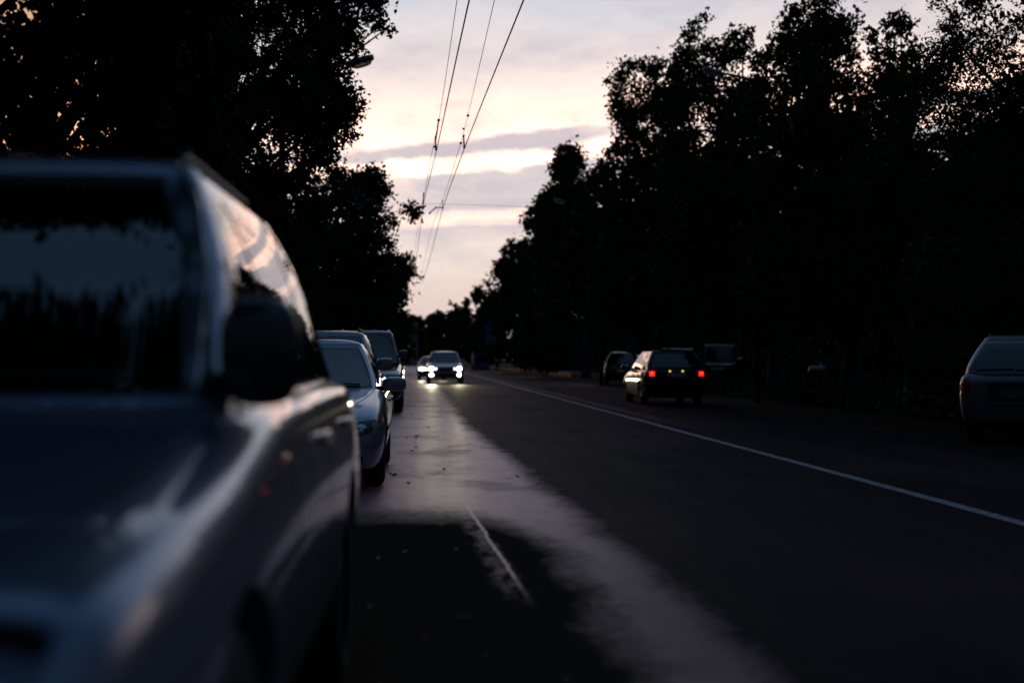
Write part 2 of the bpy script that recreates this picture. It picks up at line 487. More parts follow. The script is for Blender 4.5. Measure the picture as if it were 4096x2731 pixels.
def spec_suv(**k):
    s = dict(L=4.8, W=1.86, wr=.37, axles=(1.43, -1.32), plan=PLAN,
             T=[(1, .62), (.985, .73), (.965, .81), (.93, .875), (.88, .925), (.75, .97), (.6, 1.01), (.4, 1.07), (.27, 1.11), (0, 1.13), (-.9, 1.14), (-.97, 1.1), (-1, 1.0)],
             B=[(1, .36), (.9, .29), (.6, .28), (-.7, .28), (-.9, .33), (-1, .42)],
             G=[(1.10, .86, -2.28, .83), (1.25, .60, -2.22, .795), (1.45, .32, -2.12, .73), (1.62, .08, -2.0, .655), (1.72, -.06, -1.92, .61)],
             n=30.0, pillars=[-.35, -1.35], seams=[.62, -.35, -1.30], handles=[-.2, -1.18], rails=True, hood=(.86, 2.02, .80, .66), crease=(.55, .40),
             mirror=(.25, .14, .21), mz=.09,
             parts=[('grille', [(-.36, .68), (.36, .68), (.40, .84), (-.40, .84)], 'front', M_TRIM, .006),
                    ('grille_bar', rrect(-.36, .745, .36, .775, .01), 'front', M_CHROME, .012),
                    ('bumper_intake', rrect(-.42, .42, .42, .55, .03), 'front', M_SEAM, .004),
                    ('number_plate', rrect(-.26, .565, .26, .675, .01), 'front', M_PLATE, .014, .02),
                    ('number_plate', rrect(-.26, .78, .26, .89, .01), 'rear', M_PLATE, .014, .02)],
             pairs=[('headlight', [(.44, .68), (.74, .69), (.80, .75), (.80, .83), (.74, .855), (.46, .84)], 'front', M_LAMP, .006,
                     [('lamp_bowl', oval(.66, .77, .06, .05), M_SILV, .011), ('lamp_bowl', oval(.53, .765, .05, .045), M_SILV, .011)]),
                    ('fog_light', oval(.62, .49, .06, .05), 'front', M_LAMP, .006),
                    ('taillight', rrect(.68, .78, .83, 1.08, .03), 'rear', M_RED, .006)],
             wipers='front')
    s.update(k); return s

def spec_wagon(**k):
    s = dict(L=4.45, W=1.71, wr=.315, axles=(1.34, -1.26), plan=PLAN,
             T=[(1, .52), (.985, .59), (.965, .65), (.93, .70), (.88, .745), (.8, .79), (.65, .85), (.5, .90), (.36, .94), (0, .955), (-.9, .97), (-.965, .96), (-1, .90)],
             B=[(1, .24), (.9, .19), (.6, .18), (-.7, .19), (-.9, .25), (-1, .33)],
             G=[(.93, .98, -2.20, .765), (1.05, .72, -2.13, .745), (1.2, .42, -2.02, .69), (1.34, .15, -1.90, .625), (1.41, .03, -1.83, .585)],
             n=24.0, pillars=[-.25, -1.2], seams=[.85, -.25, -1.1], handles=[-.1, -.98], fa=.16, fd=.16, hood=(.95, 1.9, .72, .56),
             parts=[('number_plate', rrect(-.26, .70, .26, .81, .01), 'rear', M_PLATE, .012, .02),
                    ('bumper_strip', [(-.78, .50), (.78, .50), (.78, .54), (-.78, .54)], 'rear', M_TRIM, .008),
                    ('grille', [(-.30, .52), (.30, .52), (.36, .64), (-.36, .64)], 'front', M_TRIM, .004)],
             pairs=[('headlight', [(.40, .54), (.70, .54), (.76, .60), (.74, .66), (.44, .63)], 'front', M_LAMP, .006),
                    ('taillight', rrect(.50, .74, .79, .90, .02), 'rear', M_RED, .006)],
             wipers='rear')
    s.update(k); return s

PI = math.pi
# foreground car, facing the camera, right against it on the left
make_car('parked_car', (-1.205, 3.95, 0), PI - rad(1.0), spec_suv(W=1.90,
         T=[(1, .62), (.985, .74), (.965, .795), (.93, .83), (.912, .845), (.896, .905), (.85, .935), (.75, .97), (.6, 1.01), (.4, 1.07), (.27, 1.11), (0, 1.13), (-.9, 1.14), (-.97, 1.1), (-1, 1.0)],
         parts=[('grille', [(-.36, .68), (.36, .68), (.40, .80), (-.40, .80)], 'front', M_TRIM, .006), ('hood_gap', [(-.80, 2.16), (.80, 2.16), (.80, 2.185), (-.80, 2.185)], 'top', M_SEAM, .002),
                ('bumper_intake', rrect(-.42, .42, .42, .55, .03), 'front', M_SEAM, .004), ('number_plate', rrect(-.26, .565, .26, .66, .01), 'front', M_PLATE, .014, .02)],
         pairs=[('headlight', [(.44, .66), (.70, .66), (.79, .72), (.80, .79), (.74, .815), (.46, .81)], 'front', M_LAMP, .006, [('lamp_bowl', oval(.66, .735, .07, .05), M_SILV, .012), ('lamp_bowl', oval(.53, .73, .055, .045), M_SILV, .012)])], mirror=(.185, .13, .25), mz=.12, mback=.14, mout=-.055, crease=(.5, .5), mirror_m=paint('dark mirror shell', (.035, .042, .056), .3, .35), mround=.72, handle_m=M_CHROME,
         G=[(1.10, .86, -2.28, .82), (1.25, .61, -2.22, .775), (1.40, .385, -2.15, .735), (1.52, .235, -2.08, .693), (1.62, .095, -2.02, .648), (1.72, -.065, -1.94, .592)], pillar=.108, frit=.065, head=.045, fa=.065, rpillar=.09), P_FORE,
         'mid grey off-road car filling the left foreground, out of focus, bonnet towards the viewer', 'car', 'cars parked along the left kerb')
# pale sedan behind it
make_car('parked_car', (-1.16, 15.2, 0), PI, spec_sedan(mirror=(.24, .14, .145), mz=.055, mback=.36), P_SEDAN,
         'pale silver saloon parked right behind the grey foreground car', 'car', 'cars parked along the left kerb')
# two tall cars behind the sedan
make_car('parked_car', (-1.36, 20.8, 0), PI, spec_suv(L=4.6, W=1.80, wr=.34, mirror=(.23, .14, .18), mz=.13, mout=-.02, rail_m=M_TRIM, railh=.05,
         T=[(1, .56), (.985, .66), (.965, .73), (.93, .79), (.88, .83), (.75, .88), (.6, .92), (.4, .98), (.27, 1.02), (0, 1.04), (-.9, 1.05), (-.97, 1.0), (-1, .9)],
         G=[(1.01, .86, -2.18, .80), (1.15, .60, -2.12, .77), (1.32, .32, -2.02, .71), (1.48, .08, -1.9, .64), (1.56, -.04, -1.82, .60)],
         pairs=[('headlight', [(.44, .62), (.74, .63), (.80, .68), (.80, .75), (.74, .77), (.46, .76)], 'front', M_LAMP, .006)]), P_SUV2,
         'silver off-road car with dark roof rails, close behind the pale saloon', 'car', 'cars parked along the left kerb')
make_car('parked_car', (-1.22, 34.3, 0), PI, spec_suv(L=4.8, mirror=(.21, .14, .20), mz=.20, mout=-.03, rail_m=M_CHROME,
         G=[(1.14, .86, -2.28, .83), (1.32, .60, -2.22, .80), (1.52, .36, -2.12, .75), (1.72, .14, -2.0, .69), (1.84, .02, -1.92, .64)]), P_SUV3,
         'dark grey tall off-road car with bright roof rails, last along the left kerb', 'car', 'cars parked along the left kerb')

# oncoming cars with their lamps on
def lit_front(z, xo, xi, r, ri, fog=None):
    pr = [('headlight', oval(xo, z, r, r * .95), 'front', M_HEAD, .012), ('inner_headlight', oval(xi, z, ri, ri * 1.2), 'front', M_HEAD2, .012)]
    if fog: pr.append(('fog_light', oval(fog[0], fog[1], fog[2], fog[2] * .85), 'front', M_HEAD, .012))
    return pr
X0 = make_car('oncoming_car', (1.46, 74.0, 0), PI, spec_suv(L=4.7, W=1.90, rails=False,
         G=[(1.06, .86, -2.2, .84), (1.2, .62, -2.14, .81), (1.35, .38, -2.06, .76), (1.5, .14, -1.95, .70), (1.575, .03, -1.88, .66)],
         pairs=lit_front(.76, .70, .475, .10, .045, (.70, .46, .08)) , mirror=(.2, .12, .15),
         parts=[('grille', [(-.32, .62), (.32, .62), (.34, .84), (-.34, .84)], 'front', M_TRIM, .006), ('grille_frame', rrect(-.36, .845, .36, .87, .008), 'front', M_CHROME, .010),
                ('bumper_intake', rrect(-.5, .40, .5, .52, .03), 'front', M_SEAM, .004), ('bumper_lip', rrect(-.6, .37, .6, .395, .008), 'front', M_CHROME, .006)]), P_CROSS,
         'silver off-road car driving towards the viewer with six bright lamps lit', 'car', 'oncoming cars with headlamps on')
X1 = make_car('oncoming_car', (.92, 88.0, 0), PI, spec_sedan(pairs=[('headlight', oval(.60, .66, .14, .075), 'front', M_HEAD, .012)], L=4.5, W=1.74), P_BLACK,
         'second oncoming car, dark saloon half hidden behind the silver one', 'car', 'oncoming cars with headlamps on')

# the dark wagon driving away
make_car('estate_car', (6.86, 39.4, 0), 0, spec_wagon(pairs=[('headlight', [(.40, .54), (.70, .54), (.76, .60), (.74, .66), (.44, .63)], 'front', M_LAMP, .006),
         ('taillight', rrect(.52, .77, .76, .92, .02), 'rear', M_RED, .006, [('lit_lamp', rrect(.585, .775, .72, .90, .02), M_TAIL, .012), ('lamp_bulb', oval(.66, .85, .035, .02), M_TAILC, .017)])],
         parts=[('number_plate', rrect(-.26, .76, .26, .87, .01), 'rear', M_PLATE, .012, .02), ('plate_lamp', rrect(-.21, .885, -.15, .92, .008), 'rear', M_PLAMP, .016),
                ('plate_lamp', rrect(.13, .885, .19, .92, .008), 'rear', M_PLAMP, .016), ('bumper_strip', [(-.78, .50), (.78, .50), (.78, .54), (-.78, .54)], 'rear', M_TRIM, .008)]), P_WAGON,
         'black estate car driving away with red tail lamps lit', 'car')

# cars parked on the right, all seen from behind
make_car('parked_car', (9.76, 21.75, 0), rad(-31), spec_wagon(W=1.78, L=4.5,
         G=[(1.0, .98, -2.2, .79), (1.12, .72, -2.13, .765), (1.28, .42, -2.0, .70), (1.43, .15, -1.86, .62), (1.50, .03, -1.78, .575)],
         T=[(1, .55), (.985, .62), (.965, .69), (.93, .74), (.88, .785), (.8, .83), (.65, .89), (.5, .94), (.36, 1.0), (0, 1.02), (-.9, 1.03), (-.95, 1.01), (-.98, .95), (-.993, .90), (-1, .82)],
         rails=True, rpillar=.09,
         parts=[('number_plate', rrect(-.27, .66, .27, .77, .01), 'rear', mat('dull plate', (.11, .10, .07), .5), .010, .02), ('plate_recess', rrect(-.42, .61, .42, .83, .03), 'rear', M_TRIM, .004),
                ('tailgate_trim', rrect(-.44, .835, .44, .865, .008), 'rear', M_CHROME, .022, .03), ('bumper_seam', [(-.74, .545), (.74, .545), (.74, .555), (-.74, .555)], 'rear', M_SEAM, .003)],
         pairs=[('headlight', [(.40, .56), (.70, .56), (.76, .62), (.74, .68), (.44, .65)], 'front', M_LAMP, .006),
                ('taillight', [(.68, .76), (.825, .76), (.825, .97), (.78, 1.0), (.68, 1.0)], 'rear', M_RED, .008)]), P_SILVER,
         'silver estate car parked at the right edge of the picture', 'car', 'cars parked along the right side')
make_car('parked_car', (10.35, 71.4, 0), rad(-9), spec_wagon(rails=False, parts=[('number_plate', rrect(-.18, .62, .18, .73, .01), 'rear', mat('pale plate', (.75, .72, .72), .4), .012, .02),
         ('tailgate_trim', rrect(-.5, .80, .5, .83, .008), 'rear', M_CHROME, .012)], pairs=[('taillight', rrect(.62, .80, .80, 1.0, .02), 'rear', M_RED, .008)], wr=.33,
         G=[(.98, .98, -2.20, .765), (1.1, .72, -2.08, .745), (1.3, .42, -1.90, .66), (1.45, .15, -1.74, .575), (1.52, .03, -1.66, .53)]), P_NAVY,
         'dark hatchback parked to the left of the moving black estate car', 'car', 'cars parked along the right side')
make_car('parked_car', (14.3, 66.4, 0), rad(-13), spec_suv(rails=False, W=1.86, parts=[('tailgate_trim', rrect(-.52, .97, .52, 1.01, .01), 'rear', M_CHROME, .016, .03), ('number_plate', rrect(-.33, .74, .30, .90, .01), 'rear', M_PLATE, .012, .02)],
         pairs=[('taillight', rrect(.70, .85, .85, 1.15, .03), 'rear', M_RED, .008)],
         G=[(1.14, .86, -2.34, .84), (1.3, .64, -2.30, .82), (1.5, .44, -2.24, .80), (1.7, .24, -2.18, .775), (1.86, .14, -2.12, .75)]), P_BLACK,
         'tall black off-road car with a pale strip across its tailgate, right of the black estate', 'car', 'cars parked along the right side')
make_car('parked_car', (12.5, 77.0, 0), 0, spec_wagon(), P_BLACK, 'dark car whose roof shows between the hatchback and the black estate', 'car', 'cars parked along the right side')
make_car('parked_car', (10.95, 60.0, 0), 0, spec_wagon(rails=True,
         G=[(.98, .98, -2.20, .765), (1.1, .72, -2.08, .745), (1.3, .42, -1.95, .69), (1.5, .15, -1.84, .64), (1.60, .03, -1.76, .60)]), P_NAVY,
         'dark car with roof rails hidden behind the black estate car', 'car', 'cars parked along the right side')
make_car('parked_car', (19.6, 64.0, 0), rad(-40), spec_sedan(), P_BLACK, 'black saloon lost in the dark under the right-hand trees', 'car', 'cars parked along the right side')

# headlamp beams of the two oncoming cars
def beam(car, x, y, z, e, par_rot=0):
    ld = bpy.data.lights.new('headlamp_beam', 'SPOT'); ld.energy = e; ld.color = (1.0, .84, .50); ld.spot_size = rad(34); ld.spot_blend = .8; ld.shadow_soft_size = .06
    o = bpy.data.objects.new('headlamp_beam', ld); C.objects.link(o); o.parent = car
    o.location = (x, y, z); o.rotation_euler = (rad(90 - 3.5), 0, 0)
for x in (.69, -.69): beam(X0, x, 2.45, .75, 420)
for x in (.6, -.6): beam(X1, x, 2.4, .66, 120)

# ------------------------------------------------------------------ ground
def sheet(name, x0, x1, y0, y1, z, m, nx=1, ny=1, kind='structure'):
    V = [(x0 + (x1 - x0) * i / nx, y0 + (y1 - y0) * j / ny, z) for j in range(ny + 1) for i in range(nx + 1)]
    Fc = [(j * (nx + 1) + i, j * (nx + 1) + i + 1, (j + 1) * (nx + 1) + i + 1, (j + 1) * (nx + 1) + i) for j in range(ny) for i in range(nx)]
    o = mesh_obj(name, V, Fc, m, smooth=False); tag(o, kind=kind); return o

M_DIRT = mat('dark trodden earth', (.010, .008, .0065), rough=.95, spec=.03, vary=.4, vscale=1.5, bump=.6, bscale=9)
g = sheet('ground', -1500, 1500, -300, 4000, -.012, M_DIRT)

def road_material():
    m, n, l, p = new_mat('worn asphalt with a dusty shoulder')
    tc = n.new('ShaderNodeTexCoord'); sep = n.new('ShaderNodeSeparateXYZ'); l.new(tc.outputs['Object'], sep.inputs[0])
    X, Y = sep.outputs[0], sep.outputs[1]
    def math_(op, a, b=None, c=None, clamp=False):
        k = n.new('ShaderNodeMath'); k.operation = op; k.use_clamp = clamp
        for i, v in enumerate((a, b, c)):
            if v is None: continue
            if isinstance(v, (int, float)): k.inputs[i].default_value = v
            else: l.new(v, k.inputs[i])
        return k.outputs[0]
    def noise(scale, detail=5, rough=.6, stretch=(1, 1, 1)):
        mp = n.new('ShaderNodeMapping'); mp.inputs['Scale'].default_value = stretch; l.new(tc.outputs['Object'], mp.inputs[0])
        k = n.new('ShaderNodeTexNoise'); k.inputs['Scale'].default_value = scale; k.inputs['Detail'].default_value = detail; k.inputs['Roughness'].default_value = rough
        l.new(mp.outputs[0], k.inputs['Vector']); return k.outputs['Fac']
    def sstep(v, a, b):
        k = n.new('ShaderNodeMapRange'); k.interpolation_type = 'SMOOTHSTEP'
        l.new(v, k.inputs[0]); k.inputs[1].default_value = a; k.inputs[2].default_value = b; k.inputs[3].default_value = 0; k.inputs[4].default_value = 1
        return k.outputs[0]
    n1 = noise(1.1, 7, .65, (1.3, .8, 1)); n2 = noise(5, 6, .6, (2, .7, 1)); n3 = noise(60, 6, .7); nb = noise(.35, 4, .5, (1, .3, 1))
    n4 = noise(14, 5, .7)
    wob = math_('MULTIPLY', math_('SUBTRACT', n1, .5), .55)
    wob2 = math_('MULTIPLY', math_('SUBTRACT', n4, .5), .34)
    Xw = math_('ADD', X, math_('ADD', wob, wob2))
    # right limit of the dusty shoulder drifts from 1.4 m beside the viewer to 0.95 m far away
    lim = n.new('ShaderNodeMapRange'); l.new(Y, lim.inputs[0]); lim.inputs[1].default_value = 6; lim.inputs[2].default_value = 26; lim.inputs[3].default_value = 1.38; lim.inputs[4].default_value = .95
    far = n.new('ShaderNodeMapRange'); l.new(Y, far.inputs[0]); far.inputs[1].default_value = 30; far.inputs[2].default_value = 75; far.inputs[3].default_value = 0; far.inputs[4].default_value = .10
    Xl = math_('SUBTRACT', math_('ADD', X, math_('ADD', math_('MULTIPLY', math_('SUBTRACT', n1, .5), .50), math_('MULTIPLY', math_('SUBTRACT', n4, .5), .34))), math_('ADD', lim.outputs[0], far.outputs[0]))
    dust_sheen = math_('SUBTRACT', 1, sstep(Xl, -.22, .12))
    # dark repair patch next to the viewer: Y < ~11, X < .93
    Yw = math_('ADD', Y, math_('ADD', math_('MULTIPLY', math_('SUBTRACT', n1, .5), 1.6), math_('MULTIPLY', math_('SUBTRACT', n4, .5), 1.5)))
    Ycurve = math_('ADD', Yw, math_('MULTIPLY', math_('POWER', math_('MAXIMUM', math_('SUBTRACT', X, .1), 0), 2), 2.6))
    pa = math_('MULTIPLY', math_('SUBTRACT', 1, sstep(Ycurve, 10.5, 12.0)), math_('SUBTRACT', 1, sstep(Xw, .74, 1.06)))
    # streak of sand across the patch
    xc = math_('ADD', .46, math_('MULTIPLY', math_('SUBTRACT', 10.4, Y), .032))
    sw = math_('ABSOLUTE', math_('ADD', math_('SUBTRACT', X, xc), math_('MULTIPLY', math_('SUBTRACT', n1, .5), .10)))
    st = math_('SUBTRACT', 1, sstep(sw, .005, .019))
    sx_ = math_('ADD', math_('SUBTRACT', X, xc), math_('MULTIPLY', math_('SUBTRACT', n4, .5), .3))
    st2 = math_('MULTIPLY', math_('MULTIPLY', sstep(sx_, -.13, -.05), math_('SUBTRACT', 1, sstep(sx_, -.02, .04))), math_('MULTIPLY', sstep(n2, .44, .60), .4))
    st = math_('MULTIPLY', math_('MAXIMUM', st, st2), math_('MULTIPLY', sstep(Yw, 7.0, 8.2), math_('SUBTRACT', 1, sstep(Y, 12.6, 14.0))))
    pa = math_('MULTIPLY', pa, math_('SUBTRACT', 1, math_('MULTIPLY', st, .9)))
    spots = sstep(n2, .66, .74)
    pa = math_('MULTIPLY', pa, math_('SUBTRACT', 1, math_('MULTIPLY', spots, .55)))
    dust_sheen = math_('MULTIPLY', math_('MULTIPLY', dust_sheen, math_('ADD', .45, math_('MULTIPLY', math_('MULTIPLY', sstep(Y, 5, 13), math_('SUBTRACT', 1, math_('MULTIPLY', sstep(Y, 22, 46), .75))), .55))), math_('SUBTRACT', 1, pa))  # near and far fade paints weaker sky reflection into the shoulder
    # faint dust elsewhere: wheel tracks and the worn band beside the centre line
    blot = math_('ADD', math_('MULTIPLY', sstep(nb, .42, .7), .06), math_('MULTIPLY', sstep(noise(1.0, 5, .6, (2.2, .035, 1)), .48, .68), .035)); blot = math_('MULTIPLY', blot, math_('SUBTRACT', 1, pa))
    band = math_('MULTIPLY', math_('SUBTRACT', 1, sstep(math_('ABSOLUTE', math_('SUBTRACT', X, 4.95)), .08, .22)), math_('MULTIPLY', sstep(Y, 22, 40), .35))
    dk = math_('MULTIPLY', sstep(noise(1.0, 6, .65, (.9, .42, 1)), .50, .64), sstep(Y, 11, 14))
    blotch = math_('MULTIPLY', dust_sheen, math_('SUBTRACT', math_('ADD', .66, math_('MULTIPLY', sstep(n1, .33, .6), .34)), math_('MULTIPLY', dk, .5)))
    blotch = math_('MAXIMUM', blotch, math_('MULTIPLY', st, math_('SUBTRACT', 1, sstep(Y, 12.6, 14.0))))
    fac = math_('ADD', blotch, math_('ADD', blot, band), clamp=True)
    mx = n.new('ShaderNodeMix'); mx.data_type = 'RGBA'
    mx.inputs[6].default_value = (.0062, .0066, .0098, 1); mx.inputs[7].default_value = (.52, .20, .25, 1)  # shoulder tone reddened to carry the sunset's reflected pink
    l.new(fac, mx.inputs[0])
    gr = n.new('ShaderNodeMix'); gr.data_type = 'RGBA'; gr.blend_type = 'MULTIPLY'; gr.inputs[0].default_value = 1
    k = math_('ADD', .62, math_('MULTIPLY', n3, .76))
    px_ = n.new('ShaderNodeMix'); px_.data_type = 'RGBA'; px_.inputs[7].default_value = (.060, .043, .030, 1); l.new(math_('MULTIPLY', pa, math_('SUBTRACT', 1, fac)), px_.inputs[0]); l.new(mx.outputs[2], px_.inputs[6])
    cb_ = n.new('ShaderNodeCombineColor'); [l.new(k, cb_.inputs[i]) for i in range(3)]
    l.new(px_.outputs[2], gr.inputs[6]); l.new(cb_.outputs[0], gr.inputs[7]); l.new(gr.outputs[2], p.inputs['Base Color'])
    r = math_('ADD', .63, math_('MULTIPLY', math_('MAXIMUM', dust_sheen, st), -.235)); r = math_('ADD', r, math_('MULTIPLY', dk, .07)); r = math_('ADD', r, math_('MULTIPLY', math_('SUBTRACT', n1, .5), .10)); r = math_('ADD', r, math_('MULTIPLY', math_('SUBTRACT', n2, .5), .12))
    sp_ = math_('ADD', math_('MULTIPLY', math_('SUBTRACT', 1, pa), .018), math_('MULTIPLY', math_('MULTIPLY', math_('MAXIMUM', dust_sheen, st), math_('SUBTRACT', math_('ADD', .55, math_('MULTIPLY', n1, .9)), math_('MULTIPLY', dk, .45))), .40)); l.new(sp_, p.inputs['Specular IOR Level']); p.inputs['Specular Tint'].default_value = (1.0, .88, .95, 1)
    l.new(r, p.inputs['Roughness'])
    b = n.new('ShaderNodeBump'); b.inputs['Strength'].default_value = .35; b.inputs['Distance'].default_value = .006
    hh = math_('ADD', noise(90, 4, .7), math_('MULTIPLY', noise(7, 4, .6), .5))
    l.new(hh, b.inputs['Height']); l.new(b.outputs[0], p.inputs['Normal'])
    return m
M_ROAD = road_material()
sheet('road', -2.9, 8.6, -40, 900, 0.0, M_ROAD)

def line_material():
    m, n, l, p = new_mat('worn white road paint')
    tc = n.new('ShaderNodeTexCoord'); nz = n.new('ShaderNodeTexNoise'); nz.inputs['Scale'].default_value = 9; nz.inputs['Detail'].default_value = 8
    l.new(tc.outputs['Object'], nz.inputs['Vector'])
    cr = n.new('ShaderNodeValToRGB'); cr.color_ramp.elements[0].position = .36; cr.color_ramp.elements[0].color = (.07, .07, .075, 1)
    cr.color_ramp.elements[1].position = .58; cr.color_ramp.elements[1].color = (.27, .30, .36, 1)
    l.new(nz.outputs['Fac'], cr.inputs[0]); l.new(cr.outputs[0], p.inputs['Base Color']); p.inputs['Roughness'].default_value = .55
    return m
sheet('road_marking', 4.385, 4.51, -5, 400, .004, line_material(), 1, 60)

M_KERB = mat('yellow kerb paint', (.42, .20, .06), rough=.8, vary=.3, vscale=3)
M_KERBG = mat('grey kerb concrete', (.22, .21, .20), rough=.9, vary=.25)
def kerb(y0, y1, x, m, label, grp=None):
    o = MB().box((x, (y0 + y1) / 2, .12), (.32, y1 - y0, .30), None, .02).build('kerb', m, smooth=False)
    tag(o, label, 'kerb', grp)
kerb(101, 126, 11.2, M_KERB, 'nearer stretch of faded yellow painted kerb on the right', 'yellow kerbs')
kerb(143, 200, 10.9, M_KERB, 'farther stretch of faded yellow painted kerb on the right', 'yellow kerbs')
o = MB().box((-3.05, 130, .05), (.28, 300, .24), None, .02).build('kerb', M_KERBG, smooth=False); tag(o, 'grey concrete kerb along the left beside the parked cars', 'kerb')

# ------------------------------------------------------------------ vegetation
def leaf_mat(name, a, b):
    m, n, l, p = new_mat(name)
    gi = n.new('ShaderNodeTexCoord'); nz = n.new('ShaderNodeTexNoise'); nz.inputs['Scale'].default_value = .9; nz.inputs['Detail'].default_value = 3
    l.new(gi.outputs['Object'], nz.inputs['Vector'])
    mx = n.new('ShaderNodeMix'); mx.data_type = 'RGBA'; mx.inputs[6].default_value = (*a, 1); mx.inputs[7].default_value = (*b, 1)
    l.new(nz.outputs['Fac'], mx.inputs[0]); l.new(mx.outputs[2], p.inputs['Base Color'])
    p.inputs['Roughness'].default_value = .85; p.inputs['Specular IOR Level'].default_value = .08
    return m
M_LEAF1 = leaf_mat('dark poplar leaves', (.018, .028, .014), (.045, .062, .030))
M_LEAF2 = leaf_mat('dark maple leaves', (.022, .036, .020), (.055, .080, .040))
M_LEAF3 = leaf_mat('dull willow leaves', (.024, .034, .024), (.055, .072, .046))
M_BARK = mat('rough bark', (.05, .042, .035), rough=.95, vary=.4, vscale=8, bump=.8, bscale=14)

def leaf_arrays(cen, size, aspect=.62):
    n = len(cen)
    t = rng.normal(size=(n, 3)); t[:, 2] -= .5; t /= np.linalg.norm(t, axis=1, keepdims=True)
    r = rng.normal(size=(n, 3)); b = np.cross(t, r); b /= np.linalg.norm(b, axis=1, keepdims=True) + 1e-9
    s = size[:, None]
    mid = cen - t * s * .08
    v = np.stack([cen - t * s * .5, mid + b * s * aspect * .5, cen + t * s * .5, mid - b * s * aspect * .5], 1)
    return v.reshape(-1, 3)

def leaf_mesh(name, cen, size, m, parent=None, aspect=.62):
    v = leaf_arrays(cen, size, aspect); n = len(v)
    me = bpy.data.meshes.new(name)
    me.vertices.add(n); me.vertices.foreach_set('co', v.astype(np.float32).ravel())
    me.loops.add(n); me.loops.foreach_set('vertex_index', np.arange(n, dtype=np.int32))
    me.polygons.add(n // 4); me.polygons.foreach_set('loop_start', np.arange(0, n, 4, dtype=np.int32))
    me.update(calc_edges=True); me.materials.append(m)
    o = bpy.data.objects.new(name, me); C.objects.link(o)
    if parent: o.parent = parent
    return o

def in_ball(n):
    d = rng.normal(size=(n, 3)); d /= np.linalg.norm(d, axis=1, keepdims=True)
    return d * (rng.random((n, 1)) ** (1 / 3))

def clump_leaves(centers, radii, per, twigs=9, tight=.30):
    out = []
    for c, r, k in zip(centers, radii, per):
        tw = c + in_ball(twigs) * r * np.array([1, 1, .85])
        idx = rng.integers(0, twigs, k)
        u = rng.random((k, 1)) ** .7
        out.append(c + (tw[idx] - c) * (.1 + 1.05 * u) + rng.normal(size=(k, 3)) * r * tight * .62)
    return np.concatenate(out)

